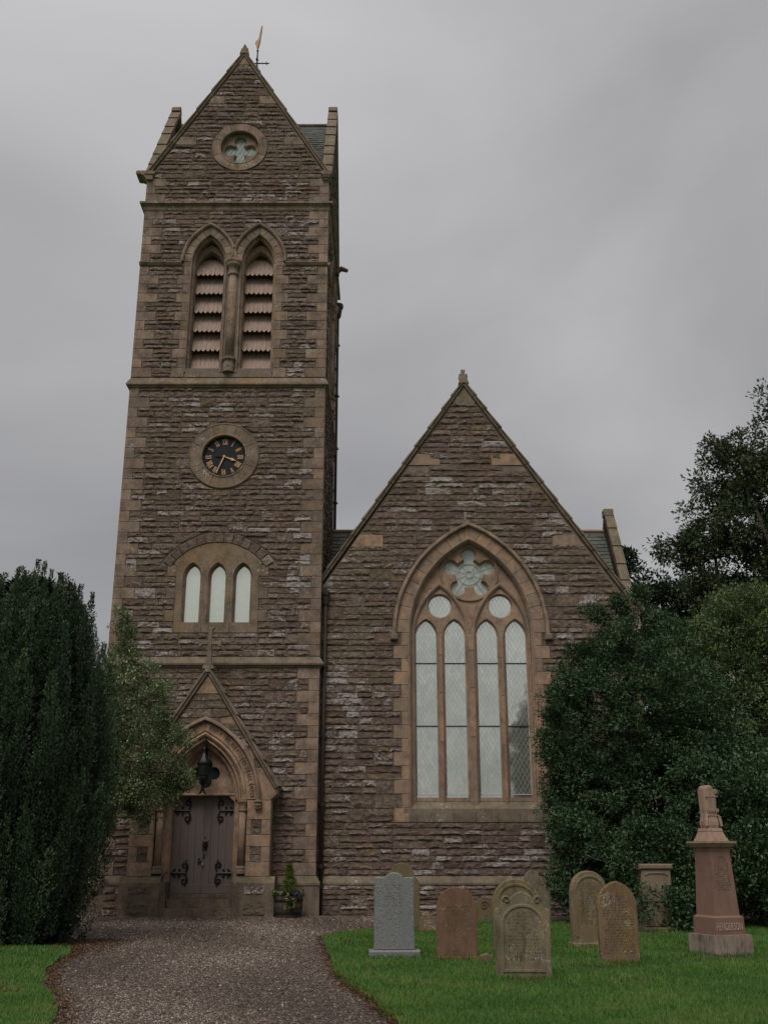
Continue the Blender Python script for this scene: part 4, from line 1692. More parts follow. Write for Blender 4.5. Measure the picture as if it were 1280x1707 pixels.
for s in (-1, 1):
    for (z0, z1, t) in rows:
        def B(a, b):
            lo, hi = min(s * a, s * b), max(s * a, s * b)
            block(FP, lo, hi, z0, z1, .016, -.25, M['porch'], porch, 'pier_stone')
        if t:
            B(1.28, 1.42); B(1.70, PH)
            small_rough(FP, min(s * 1.425, s * 1.695), max(s * 1.425, s * 1.695), z0, z1, porch)
        elif z0 > 3:
            # spandrel stone beside the arch, flaring kneeler on the outside
            pl = [(1.70, z0), (PH - .02, z0), (PH + .10, z0 + .10), (PH + .16, z0 + .18), (PH + .16, 3.46), (PH - .06, 3.60), (1.68, 3.95), (1.46, 3.95), (1.60, 3.5)]
            m_ = MB(); m_.prism(FP, [(s * u, z) for u, z in pl], .02, -.6, .015); m_.build('kneeler', M['porch'], porch)
        else:
            B(1.28, PH)
    # stepped plinth
    m_ = MB()
    lo, hi = min(s * 1.0, s * 2.12), max(s * 1.0, s * 2.12)
    x0, x1 = TC - .015 + lo, TC - .015 + hi
    yf = PZ - .12
    vs = [(x0, yf, -.2), (x1, yf, -.2), (x1, yf, .88), (x0, yf, .88), (x1, PZ, 1.05), (x0, PZ, 1.05), (x0, TY, -.2), (x1, TY, -.2), (x1, TY, 1.05), (x0, TY, 1.05)]
    m_.add(vs, [(0, 1, 2, 3), (3, 2, 4, 5), (1, 7, 8, 4, 2), (0, 3, 5, 9, 6), (5, 4, 8, 9)])
    pb = m_.build('pier_plinth', M['damp'], porch)
    FPP = Frame((TC - .015, PZ - .12), (1, 0), (0, -1))
    c = s * 1.58
    small_rough(FPP, c - .28, c + .28, .60, .80, pb, 1)
    small_rough(FPP, c - .30, c + .30, .06, .34, pb, 1)


def fn_pg(z):
    e = (PAX - z) / PS - .02
    B = []
    h = arch_half_at(z, DZS, DA, DR, .78)
    if h: B.append((-h, h))
    if z > 6.05: return []
    return [q for q in subtract([(-e, e)], B) if q[1] - q[0] > .12]


rubble(FP, fn_pg, 3.95, 6.02, .40, porch, True, lmin=.35, lmax=.8, rough=.55, tall=0)
mb = MB(); mb.prism(FP, [(-.35, 6.03), (.35, 6.03), (0, PAX - .04)], .016, -.1, .012); mb.build('apex_stone', M['porch'], porch)
coping(FP, PH + .12, PKN - .12, PAX + .04, 5, .08, -.62, porch, th=.10)
# apex cross
mb = MB()
mb.prism(FP, [(-.16, PAX + .12), (.16, PAX + .12), (.17, PAX + .20), (.10, PAX + .24), (.10, PAX + .30), (-.10, PAX + .30), (-.10, PAX + .24), (-.17, PAX + .20)], .10, -.2, .01)
cx_ = mb.build('gable_cross', M['greenish'], porch)
mb = MB()
zc0 = PAX + .30
mb.prism(FP, [(-.075, zc0), (.075, zc0), (.05, zc0 + .38), (.055, zc0 + .98), (.12, zc0 + 1.06), (-.12, zc0 + 1.06), (-.055, zc0 + .98), (-.05, zc0 + .38)], .0, -.12, .012)
mb.build('cross_shaft', M['greenish'], cx_)
for s in (-1, 1):
    mb = MB()
    mb.prism(FP, [(s * .055, zc0 + .55), (s * .22, zc0 + .55), (s * .26, zc0 + .48), (s * .33, zc0 + .50), (s * .36, zc0 + .70), (s * .28, zc0 + .68), (s * .24, zc0 + .65), (s * .055, zc0 + .65)], .0, -.12, .012)
    mb.build('cross_arm', M['greenish'], cx_)
mb = MB(); mb.prism(FP, [(-.1, PAX + .02), (.1, PAX + .02), (.07, PAX + .12), (-.07, PAX + .12)], .12, -.2, .01); mb.build('apex_block', M['greenish'], cx_)

# arch orders
voussoirs(FP, 0, DZS, DA, DR, .41, .66, 7, .018, -.2, M['porch'], porch)
mb = MB(); mb.sweep(FP, [(-DA - .66, DZS - .05)] + arch(0, DZS, DA, DR, .66, 12) + [(DA + .66, DZS - .05)], [(0, 0), (0, .09), (.03, .13), (.08, .12), (.12, .06), (.12, 0)]); mb.build('hood_mould', M['porch'], porch)
for s in (-1, 1):
    mb = MB(); x, y, z = FP.pt(s * (DA + .72), .08, DZS - .14)
    mb.lathe((x, y, z - .14), [(.02, 0), (.07, .05), (.11, .12), (.09, .17), (.12, .22), (.08, .27)], 9)
    for k in range(8):
        a = random.uniform(0, 6.3); mb.tube([(x, y, z), (x + .12 * math.cos(a), y - .06, z + .12 * math.sin(a))], [.05, .02], 5)
    mb.build('label_stop', M['greenish'], porch)
mb = MB()
base_path = [(-DA, .55)] + arch(0, DZS, DA, DR, 0, 12) + [(DA, .55)]
archonly = arch(0, DZS, DA, DR, 0, 12)
# mouldings of the arch
mb.sweep(FP, archonly, [(.42, .018), (.40, .02), (.37, -.02), (.35, .0), (.31, .02), (.27, -.01), (.26, -.07), (.22, -.10), (.21, -.06), (.17, -.06), (.14, -.12), (.14, -.2), (.10, -.24), (.06, -.22), (.03, -.26), (.02, -.34), (0, -.36), (0, -.62)], caps=False)
mb.build('arch_moulding', M['porch'], porch)
for s in (-1, 1):
    mb = MB()
    pth = [(-DA, .88), (-DA, DZS)]
    prf = [(.42, .018), (.41, -.02), (.40, -.22), (.16, -.22), (.14, -.26), (.10, -.26), (.06, -.30), (.03, -.30), (0, -.36), (0, -.62)]
    if s < 0:
        mb.sweep(FP, pth, prf, caps=False)
    else:
        mb.sweep(FP, [(DA, DZS), (DA, .88)], prf, caps=False)
    mb.build('jamb', M['porch'], porch)
    mb = MB()
    mb.sweep(FP, [(-DA - .02, -.1), (-DA - .02, .9)] if s < 0 else [(DA + .02, .9), (DA + .02, -.1)], [(.3, -.0), (.1, -.0), (0, -.1), (0, -.64)], caps=True)
    mb.build('jamb_base', M['damp'], porch)
for s in (-1, 1):
    x, y, _ = FP.pt(s * (DA + .28), -.1, 0)
    mb = MB(); mb.lathe((x, y, 1.32), [(.105, 0), (.10, .8), (.10, 1.45)], 12); mb.build('shaft', M['porch'], porch, smooth=True)
    mb = MB(); mb.lathe((x, y, 2.76), [(.10, 0), (.125, .02), (.125, .05), (.105, .07), (.11, .16), (.15, .24), (.165, .26), (.165, .34), (.14, .35)], 12); mb.build('capital', M['porch'], porch, smooth=False)
    mb = MB(); mb.lathe((x, y, 1.12), [(.17, 0), (.17, .08), (.14, .10), (.15, .14), (.14, .17), (.105, .20)], 12); mb.build('shaft_base', M['greenish'], porch, smooth=False)
# tympanum with pierced trefoil
tz = 3.82
mb = MB()
tre = quatre(FP, 0, tz, .23, .19, [0, math.pi / 2, math.pi, 3 * math.pi / 2], .1)
ty_outer = [(-DA, 3.24), (DA, 3.24)] + [p for p in arch(0, DZS, DA, DR, 0, 12)[::-1] if p[1] > 3.27]
plate(mb, FP, ty_outer, [tre], -.45)
mb.add([FP.pt(-DA, -.45, 3.24), FP.pt(DA, -.45, 3.24), FP.pt(DA, -.62, 3.24), FP.pt(-DA, -.62, 3.24)], [(3, 2, 1, 0)])
tym = mb.build('tympanum', M['porch'], porch)
mb = MB(); mb.sweep(FP, tre[::-1], [(.0, -.448), (-.02, -.5), (-.02, -.58)], closed=True); mb.build('foil_reveal', M['porch'], tym)
mb = MB(); mb.sweep(FP, [(.46 * math.cos(a), tz + .05 + .46 * math.sin(a)) for a in [math.pi - math.pi * k / 20 for k in range(21)]], [(-.02, -.45), (-.01, -.42), (.01, -.42), (.02, -.45)]); mb.build('roundel_moulding', M['porch'], tym)
mb = MB(); plate(mb, FP, circ(0, tz, .5, 16), [], -.56); mb.build('pane', M['darkglass'], tym)
mb = MB(); mb.prism(FP, [(-DA, 3.20), (DA, 3.20), (DA, 3.27), (-DA, 3.27)], -.36, -.5, .02)
for s in (-1, 1): mb.prism(FP, [(s * DA, 3.20), (s * (DA - .16), 3.20), (s * (DA - .1), 3.12), (s * (DA - .02), 3.06), (s * DA, 3.02)], -.38, -.6, .005)
mb.build('lintel', M['porch'], porch)


# carved inscription on the right-hand curve of the arch
def text_mesh(s, size, ext):
    cu = bpy.data.curves.new('txt', 'FONT'); cu.body = s; cu.size = size; cu.extrude = ext; cu.align_x = 'CENTER'; cu.align_y = 'CENTER'; cu.resolution_u = 2
    ob = bpy.data.objects.new('txt', cu); COL.objects.link(ob)
    dg = bpy.context.evaluated_depsgraph_get()
    me = bpy.data.meshes.new_from_object(ob.evaluated_get(dg))
    vs = [tuple(v.co) for v in me.vertices]; fs = [tuple(p.vertices) for p in me.polygons]
    bpy.data.objects.remove(ob); bpy.data.curves.remove(cu); bpy.data.meshes.remove(me)
    return vs, fs


GL = {}
ins = MB()
txt = 'WHICH THE RIGHTEOUS SHALL ENTER'
RL = DR + .535
# advance along the right arc from near the apex down to the springing
ph = math.acos(DOFF / RL)
cum = [0]
adv = {'I': .55, ' ': .6, 'W': 1.35, 'H': 1.1, 'T': .95, 'E': .9, 'R': 1.0, 'G': 1.1, 'O': 1.15, 'U': 1.05, 'S': .9, 'A': 1.05, 'L': .85, 'N': 1.1, 'C': 1.05}
tot = sum(adv[c] for c in txt)
a_from, a_to = ph - .05, .02
x = 0
for c in txt:
    t = (x + adv[c] / 2) / tot; x += adv[c]
    if c == ' ': continue
    an = a_from + (a_to - a_from) * t
    if c not in GL: GL[c] = text_mesh(c, .155, .012)
    vs, fs = GL[c]
    rot = an - math.pi / 2
    cu, cz = -DOFF + RL * math.cos(an), DZS + RL * math.sin(an)
    P_ = []
    for (vx, vy, vz) in vs:
        vx *= .56
        u = vx * math.cos(rot) - vy * math.sin(rot); z = vx * math.sin(rot) + vy * math.cos(rot)
        P_.append(FP.pt(cu + u, .022 + vz, cz + z))
    ins.add(P_, fs, .5)
ins.build('inscription', M['letter'], porch, kind='stuff')

# steps
mb = MB(); mb.prism(FP, [(-1.03, -.1), (1.0, -.1), (1.0, .22), (-1.03, .22)], .1, -.75, .01); steps = mb.build('step', M['damp'], porch)
mb = MB(); mb.prism(FP, [(-.87, .22), (.87, .22), (.87, .44), (-.87, .44)], -.22, -.75, .01); mb.build('step', M['damp'], porch)
mb = MB(); mb.prism(FP, [(-.87, .44), (.87, .44), (.87, .58), (-.87, .58)], -.5, -.75, .01); mb.build('threshold', M['damp'], porch)
mb = MB(); mb.prism(FP, [(-2.2, -.1), (2.2, -.1), (2.2, .015), (-2.2, .015)], .16, -.1, .01); mb.build('kerb', M['damp'], porch)

# --- door
DD = -.60
mb = MB(); mb.prism(FP, [(-.9, .56), (.9, .56), (.9, 3.26), (-.9, 3.26)], DD - .03, DD - .10, 0)
door = mb.build('door', M['door'], church)
for j in range(8):
    u0 = -.86 + j * .215
    mb = MB(); mb.prism(FP, [(u0 + .002, .6), (u0 + .213, .6), (u0 + .213, 3.24), (u0 + .002, 3.24)], DD + (.0 if j != 3 else .004), DD - .03, .004)
    mb.build('plank', M['door'], door)
for s in (-1, 1):
    mb = MB(); mb.prism(FP, [(min(s * .02, s * .85), .585), (max(s * .02, s * .85), .585), (max(s * .02, s * .85), .83), (min(s * .02, s * .85), .83)], DD + .012, DD - .01, .006); mb.build('kick_board', M['door'], door)
mb = MB(); mb.prism(FP, [(-.016, .6), (.016, .6), (.016, 3.2), (-.016, 3.2)], DD + .016, DD - .01, .005); mb.build('meeting_bead', M['door'], door)


def scroll(mb, cu, cz, r0, turns, sgn, dirn, d, th=.013, n=22, start=0):
    pts = []
    for i in range(n + 1):
        t = i / n
        a = start + sgn * turns * 2 * math.pi * t
        r = r0 * (1 - .8 * t)
        pts.append(FP.pt(cu + r * math.cos(a) * dirn, d, cz + r * math.sin(a)))
    mb.tube(pts, [th * (1 - .3 * i / n) for i in range(n + 1)], 5)


def hinge(s, z):
    """strap hinge: s=-1 left leaf, +1 right leaf; strap from the jamb towards the middle"""
    d = DD + .02
    mb = MB()
    e0, e1 = .85, .42
    mb.tube([FP.pt(s * e0, d, z), FP.pt(s * e1, d, z)], [.036, .028], 6)
    mb.tube([FP.pt(s * .70, d, z), FP.pt(s * .55, d, z)], .026, 6)
    # twin C scrolls closing the strap, curling back towards the jamb
    for v in (-1, 1):
        pts = []; rs = []
        cu, cz, r0 = e1 + .055, z + v * .20, .085
        for i in range(5):
            t = i / 4
            pts.append(FP.pt(s * (e1 + .03 - (.06) * math.sin(t * math.pi / 2)), d, z + v * .20 * t)); rs.append(.018 + .010 * t)
        for i in range(1, 20):
            t = i / 19
            a = math.pi - t * math.pi * 2 * .92
            rr = r0 * (1 - .62 * t)
            pts.append(FP.pt(s * (cu + rr * math.cos(a)), d, cz + v * rr * math.sin(a))); rs.append(.028 - .012 * t)
        mb.tube(pts, rs, 5)
        mb.tube([FP.pt(s * (cu - .02), d, cz + v * .08), FP.pt(s * (cu - .045), d, cz + v * .125), FP.pt(s * (cu - .02), d, cz + v * .165)], [.014, .02, .008], 5)
        mb.tube([FP.pt(s * (cu + .0), d, cz + v * .08), FP.pt(s * (cu + .04), d, cz + v * .12)], [.014, .008], 5)
        for q in (.60, .74):
            scroll(mb, s * (q + .0), z + v * .085, .042, .75, v, s, d, .018, 12, start=-math.pi / 2 * v)
            mb.tube([FP.pt(s * q, d, z), FP.pt(s * (q + .02), d, z + v * .06)], .012, 5)
        mb.tube([FP.pt(s * .83, d, z), FP.pt(s * .8, d, z + v * .05)], .014, 5)
    mb.build('hinge', M['iron'], door)


for s in (-1, 1):
    hinge(s, 2.80); hinge(s, 1.12)
mb = MB()
kx, kz, d = .07, 1.86, DD + .03
mb.prism(FP, [(kx - .09, kz + .13), (kx - .06, kz + .05), (kx - .09, kz), (kx - .05, kz - .05), (kx, kz - .13), (kx + .05, kz - .05), (kx + .09, kz), (kx + .06, kz + .05), (kx + .09, kz + .13), (kx + .03, kz + .09), (kx, kz + .12), (kx - .03, kz + .09)], d, DD, .006)
mb.tube([FP.pt(kx + .06 * math.cos(a), d + .03, kz - .08 + .07 * math.sin(a)) for a in [k * math.pi / 6 for k in range(13)]], .014, 5)
mb.prism(FP, [(kx - .02, kz + .18), (kx + .0, kz + .18), (kx + .0, kz + .24), (kx - .02, kz + .24)], d, DD, .004)
mb.build('knocker', M['iron'], door)
mb = MB()
mb.tube([FP.pt(-.10, d, 1.44), FP.pt(.06, d, 1.44)], .018, 5); mb.prism(FP, [(-.11, 1.36), (-.06, 1.36), (-.06, 1.52), (-.11, 1.52)], d, DD, .005); mb.prism(FP, [(.02, 1.5), (.05, 1.5), (.07, 1.62), (.04, 1.62)], d, DD, .005)
mb.build('latch', M['iron'], door)
mb = MB(); mb.prism(FP, [(.005, 1.32), (.06, 1.32), (.06, 1.40), (.005, 1.40)], d + .04, DD, .008)
mb.tube([FP.pt(.012, d + .02, 1.40), FP.pt(.012, d + .02, 1.45), FP.pt(.033, d + .02, 1.47), FP.pt(.053, d + .02, 1.45), FP.pt(.053, d + .02, 1.40)], .008, 5)
mb.build('padlock', M['steel'], door)
for s in (-1, 1):
    mb = MB()
    mb.tube([FP.pt(s * .89, -.55, 1.55), FP.pt(s * .89, -.5, 1.25), FP.pt(s * .90, -.3, 1.16), FP.pt(s * .93, -.05, 1.10), FP.pt(s * .93, .02, 1.04), FP.pt(s * .93, .04, .98)], .009, 6)
    mb.build('handrail', M['iron'], church)

# ================================================================== NAVE
NC, NH, NY = 2.62, 5.12, 31.42
NA = 16.30; NS = 1.497
NE = 16.40 - NH * NS
FN = Frame((NC, NY), (1, 0), (0, -1))
NLEFT = TC + TH - NC      # tower flank
WZS, WA, WOFF = 8.05, 1.85, 1.40
WR = WA + WOFF
WC = .04                   # window centre in nave frame
W0 = 3.02
mb = MB()
outer = [(NLEFT, -.3), (NH, -.3), (NH, NE), (0, NA), (NLEFT, NA + NLEFT * NS)]
hole = [(WC - WA, 2.8), (WC + WA, 2.8)] + arch(WC, WZS, WA, WR, 0, 12)[::-1]
plate(mb, FN, outer, [hole], -.015)
# side wall and rear gable
xR = NC + NH
mb.add([(xR, NY, -.3), (xR, 50, -.3), (xR, 50, NE), (xR, NY, NE)], [(0, 1, 2, 3)], .5)
mb.add([(xR, 50, -.3), (NC - NH, 50, -.3), (NC - NH, 50, NE), (NC, 50, NA), (xR, 50, NE)], [(0, 1, 2, 3, 4)], .5)
mb.add([(NC - NH, NY + 6.4, -.3), (NC - NH, 50, -.3), (NC - NH, 50, NE), (NC - NH, NY + 6.4, NE)], [(3, 2, 1, 0)], .5)
nave_wall = mb.build('nave_wall', M['mortar'], church)
RAKE_N = [(13.51, 13.90, .8), (10.78, 11.17, .8)]


HM = (WZS - 2.50) / round((WZS - 2.50) / .40)


def wjamb(z):
    return (.42, .19)[int((z - 2.50) / HM) % 2]


def nave_fn(z):
    e = min(NH, (NA - z) / NS - .04)
    r = e
    l = max(NLEFT + .01, -e)
    if z < NE: r = NH - .60
    for (b0, b1, w) in RAKE_N:
        if b0 - .005 <= z < b1 + .005:
            r = (NA - (b0 + b1) / 2) / NS - .10 - w
            l = max(l, -r)
    B = []
    if z >= 2.50 and z < WZS:
        w = WA + .1 + wjamb(z); B.append((WC - w, WC + w))
    elif z >= WZS:
        h = arch_half_at(z, WZS, WA, WR, .56)
        if h: B.append((WC - h, WC + h))
    return subtract([(l, r)], B)


rubble(FN, nave_fn, 1.06, 2.50, .36, nave_wall, True, lmin=.35, lmax=1.0)
rubble(FN, nave_fn, 2.50, WZS, .40, nave_wall, True, lmin=.35, lmax=.95)
rubble(FN, nave_fn, WZS, NA - .55, .40, nave_wall, True, lmin=.35, lmax=.95)
for (b0, b1, w) in RAKE_N:
    for s in (-1, 1):
        e0 = (NA - b0) / NS - .03; e1 = (NA - b1) / NS - .03; ie = (NA - (b0 + b1) / 2) / NS - .10 - w
        mb = MB(); mb.prism(FN, [(s * ie, b0), (s * e0, b0), (s * e1, b1), (s * ie, b1)], .016, -.1, .01); mb.build('rake_stone', M['warm'], nave_wall)
mb = MB(); mb.prism(FN, [(-.40, NA - .62), (.40, NA - .62), (.0, NA - .02)], .018, -.1, .01); mb.build('apex_stone', M['greenish'], nave_wall)
n = int((NE - 1.06) / .31)
for k in range(n):
    w = .60 if k % 2 else .36
    block(FN, NH - w, NH + .012, 1.06 + k * .31, 1.06 + (k + 1) * .31, .016, -(.36 if k % 2 else .6), M['warm'], nave_wall, 'quoin')
g = gable_cop_group(FN, NH + .02, NE + .05, NA + .05, 13, .08, -.42)
mb = MB()
za = NA + .16
mb.prism(FN, [(-.05, za - .02), (.05, za - .02), (.045, za + .12), (.13, za + .10), (.15, za + .22), (.13, za + .34), (.05, za + .30), (.07, za + .48), (-.07, za + .48), (-.05, za + .30), (-.13, za + .34), (-.15, za + .22), (-.13, za + .10), (-.045, za + .12)], -.05, -.2, .02)
mb.build('gable_cross', M['greenish'], g)
mb = MB(); mb.prism(FN, [(NH - .3, NE - .25), (NH, NE - .25), (NH + .12, NE - .1), (NH + .28, NE), (NH + .28, NE + .2), (NH - .3, NE + .6)], .05, -.5, .02); mb.build('kneeler', M['greenish'], church)

# plinth
NPL = Frame((NC, NY - .10), (1, 0), (0, -1))
mb = MB()
pr = [(-.3, .0), (.80, .0), (.81, .03), (.86, .03), (1.05, -.11), (1.06, -.2)]
vs = []; fs = []
for u in (NLEFT + .0, NH + .1):
    for z, d in pr: vs.append(NPL.pt(u, d, z))
for k in range(len(pr) - 1): fs.append((k, len(pr) + k, len(pr) + k + 1, k + 1))
mb.add(vs, fs, .5)
mb.build('plinth', M['greenish'], nave_wall)
rubble(NPL, lambda z: [(NLEFT + .15, NH - .1)], .0, .80, .26, nave_wall, True, lmin=.4, lmax=1.0)

# roofs
mb = MB()
yb = 50
e = .1
mb.add([(NC - NH, NY + .35, NE - .1), (NC, NY + .35, NA - .35), (NC, yb, NA - .35), (NC - NH, yb, NE - .1), (NC + NH, NY + .35, NE - .1), (NC + NH, yb, NE - .1)],
       [(0, 3, 2, 1), (1, 2, 5, 4)], .4)
roof = mb.build('nave_roof', M['slate'], church)
Ln = math.hypot(NH, NA - .25 - NE); a_, b_ = NH / Ln, (NA - .25 - NE) / Ln
slates('slate_course', (NC + NH, NY + .4, NE - .08), (0, 1, 0), (-a_, 0, b_), (b_, 0, a_), 17, Ln, .3, .5, parent=roof)

# cross wing behind, its slates and right gable show beyond the nave gable
CWY, CWW, CWZ, CWX = 37.1, 2.95, 13.0, 8.45
CE = CWZ - CWW * 1.5
FCW = Frame((CWX, CWY), (0, 1), (1, 0))
mb = MB()
plate(mb, FCW, [(-CWW, -.3), (CWW, -.3), (CWW, CE), (0, CWZ + .35), (-CWW, CE)], [], 0)
mb.add([(NC + NH - 3, CWY - CWW, -.3), (CWX, CWY - CWW, -.3), (CWX, CWY - CWW, CE), (NC + NH - 3, CWY - CWW, CE)], [(0, 1, 2, 3)], .5)
wing = mb.build('wing_wall', M['mortar'], church)
FWF = Frame((CWX, CWY - CWW), (1, 0), (0, -1))
rubble(FWF, lambda z: [(-.85, -.02)], .5, CE - .1, .36, wing, False)
coping(FCW, CWW + .02, CE + .05, CWZ + .65, 7, .05, -.24, wing, th=.12)
mb = MB(); mb.prism(FCW, [(-.2, CWZ + .6), (.2, CWZ + .6), (.2, CWZ + .86), (-.2, CWZ + .86)], .08, -.27, .02); mb.build('apex_block', M['greenish'], wing)
mb = MB()
mb.add([(TC + TH - 2, CWY - CWW, CE), (CWX - .3, CWY - CWW, CE), (CWX - .3, CWY, CWZ), (TC + TH - 2, CWY, CWZ), (TC + TH - 2, CWY + CWW, CE), (CWX - .3, CWY + CWW, CE)],
       [(0, 1, 2, 3), (3, 2, 5, 4)], .4)
wroof = mb.build('wing_roof', M['slate'], church)
Lw = math.hypot(CWW, CWZ - CE)
slates('slate_course', (CWX - 2.4, CWY - CWW, CE + .01), (1, 0, 0), (0, CWW / Lw, (CWZ - CE) / Lw), (0, -(CWZ - CE) / Lw, CWW / Lw), 2.1, Lw, .2, .28, parent=wroof)
slates('slate_course', (TC + TH - .3, CWY - CWW, CE + .01), (1, 0, 0), (0, CWW / Lw, (CWZ - CE) / Lw), (0, -(CWZ - CE) / Lw, CWW / Lw), 3.0, Lw, .2, .28, parent=wroof)
mb = MB(); mb.tube([(TC + TH - .3, CWY, CWZ + .04), (CWX - .3, CWY, CWZ + .04)], .07, 6); mb.build('ridge_roll', M['warm'], wroof)

# --- great west window
TD = -.20     # tracery face
mb = MB()
# sloping sill
mb.add([FN.pt(WC - WA - .25, .02, 2.76), FN.pt(WC + WA + .25, .02, 2.76), FN.pt(WC + WA + .25, .02, 2.88), FN.pt(WC - WA - .25, .02, 2.88), FN.pt(WC + WA, -.42, 3.28), FN.pt(WC - WA, -.42, 3.28)],
       [(0, 1, 2, 3), (3, 2, 4, 5)], .5)
ww = mb.build('tracery_window', M['greenish'], church)
LX = [WC - 1.37, WC - .495, WC + .495, WC + 1.37]; LA = .315; LZS = 7.98; LR = arch_r(.315, .50)
CIR = [(WC - .93, 8.93, .35), (WC + .93, 8.93, .35)]
QZ = 9.98
cinq = quatre(FN, WC, QZ, .565, .245, [math.pi / 2 + 2 * math.pi * k / 5 for k in range(5)], .45, 8)
holes = []
for x in LX:
    holes.append([(x - LA - .05, 3.2), (x + LA + .05, 3.2)] + arch(x, LZS, LA, LR, .05, 7)[::-1])
for (x, z, r) in CIR: holes.append(circ(x, z, r + .04, 28))
holes.append([(WC + (u - WC) * 1.06, QZ + (z - QZ) * 1.06) for u, z in cinq])
mb = MB()
plate(mb, FN, [(WC - WA, 3.1), (WC + WA, 3.1)] + arch(WC, WZS, WA, WR, 0, 14)[::-1], holes, TD)
mb.build('tracery', M['warm'], ww)
mb = MB()
for x in LX:
    mb.sweep(FN, [(x - LA - .05, 3.2)] + arch(x, LZS, LA, LR, .05, 8) + [(x + LA + .05, 3.2)], [(0, TD + .001), (-.05, TD - .07), (-.05, TD - .16)], caps=False)
for (x, z, r) in CIR: mb.sweep(FN, circ(x, z, r + .04, 28)[::-1], [(0, TD + .001), (-.04, TD - .06), (-.04, TD - .16)], closed=True)
mb.sweep(FN, [(WC + (u - WC) * 1.06, QZ + (z - QZ) * 1.06) for u, z in cinq][::-1], [(0, TD + .001), (-.045, TD - .06), (-.045, TD - .16)], closed=True)
mb.build('light_reveal', M['warm'], ww)
# mouldings standing proud of the tracery face
mb = MB(); mb.sweep(FN, circ(WC, QZ, .88, 40)[::-1], [(-.035, TD), (-.02, TD + .05), (.02, TD + .05), (.035, TD)], closed=True); mb.build('foil_ring', M['warm'], ww)
for s in (-1, 1):
    c = WC + s * .93
    pth = arch(c, 7.95, .83, arch_r(.83, 1.62), 0, 12)
    mb = MB(); mb.sweep(FN, [(c - .83, 2.98)] * 1 + pth + [(c + .83, 2.98)] * 1, [(-.03, TD), (-.025, TD + .06), (.03, TD + .09), (.07, TD + .06), (.08, TD)]); mb.build('sub_arch', M['warm'], ww)
# central and minor mullion rolls, in blocks
for (x, wv, dv) in ((WC, .085, .12), (WC - .93, .055, .05), (WC + .93, .055, .05)):
    zz = [2.90 if wv > .08 else 2.97, 4.75, 6.2, 7.35, 8.0]
    off = random.uniform(-.2, .2)
    for k in range(4):
        z0 = zz[k] + (off if k else 0); z1 = zz[k + 1] + (off if k < 3 else 0)
        mb = MB(); mb.prism(FN, [(x - wv, z0 + .003), (x + wv, z0 + .003), (x + wv, z1 - .003), (x - wv, z1 - .003)], TD + dv, TD - .02, .014); mb.build('mullion_stone', M['warm'], ww)
# glazing
mb = MB()
for i, x in enumerate(LX):
    mb = MB(); plate(mb, FN, [(x - LA - .02, 3.15), (x + LA + .02, 3.15), (x + LA + .02, 8.53), (x - LA - .02, 8.53)], [], TD - .12); p = mb.build('pane', M['glass'], ww)
    mb = MB()
    d = TD - .116
    for z in (5.27, 7.16): mb.prism(FN, [(x - LA, z - .018), (x + LA, z - .018), (x + LA, z + .018), (x - LA, z + .018)], d + .02, d, 0)
    mb.build('saddle_bar', M['bar'], ww)
    mb = MB()
    for q in (-1, 1): mb.prism(FN, [(x + q * LA - .012, 3.29), (x + q * LA + .012, 3.29), (x + q * LA + .012, 8.0), (x + q * LA - .012, 8.0)], d + .012, d, 0)
    mb.prism(FN, [(x - LA, 3.28), (x + LA, 3.28), (x + LA, 3.305), (x - LA, 3.305)], d + .013, d, 0)
    mb.build('putty_fillet', M['trim'], ww)
for (x, z, r) in CIR:
    mb = MB(); plate(mb, FN, circ(x, z, r + .02, 24), [], TD - .12); mb.build('pane', M['glass'], ww)
mb = MB(); plate(mb, FN, circ(WC, QZ, .84, 30), [], TD - .13); mb.build('pane', M['greyglass'], ww)
# cinquefoil: round centre light with radiating leads
mb = MB(); d = TD - .10
for rr in (.34, .11):
    mb.tube([FN.pt(WC + rr * math.cos(a), d, QZ + rr * math.sin(a)) for a in [2 * math.pi * k / 24 for k in range(25)]], .012, 4)
for k in range(10):
    a = 2 * math.pi * k / 10 + math.pi / 2
    mb.tube([FN.pt(WC + .11 * math.cos(a), d, QZ + .11 * math.sin(a)), FN.pt(WC + .8 * math.cos(a), d, QZ + .8 * math.sin(a))], .007, 3)
mb.build('lead_came', M['lead'], ww)
# diamond lattice
mb = MB(); d = TD - .115
slope = 7.7 / 4.4


def lattice(mb, u0, u1, z0, z1):
    pu = 1 / 7.7; pz = 1 / 4.4
    for s in (-1, 1):
        k0 = int((z0 - slope * (NC + 3)) / pz) - 2; k1 = int((z1 + slope * (NC + 3)) / pz) + 2
        for k in range(k0, k1):
            # line z = k*pz + s*slope*u  (world x based so that it follows the quarries)
            def Z(u): return k * pz - s * slope * (u + NC)
            pts = []
            a, b = u0, u1
            za_, zb_ = Z(a), Z(b)
            # clip in z
            t0, t1 = 0., 1.
            dz = zb_ - za_
            for (bound, sign) in ((z0, 1), (z1, -1)):
                fa = sign * (za_ - bound); fb = sign * (zb_ - bound)
                if fa < 0 and fb < 0: t0 = 2; break
                if fa < 0: t0 = max(t0, fa / (fa - fb))
                elif fb < 0: t1 = min(t1, fa / (fa - fb))
            if t0 >= t1: continue
            p = (a + (b - a) * t0, za_ + dz * t0); q = (a + (b - a) * t1, za_ + dz * t1)
            mb.tube([FN.pt(p[0], d, p[1]), FN.pt(q[0], d, q[1])], .0036, 3, cap=False)


for x in LX: lattice(mb, x - LA, x + LA, 3.3, 8.5)
for (x, z, r) in CIR: lattice(mb, x - r, x + r, z - r, z + r)
mb.build('lead_lattice', M['lead'], ww, kind='stuff')

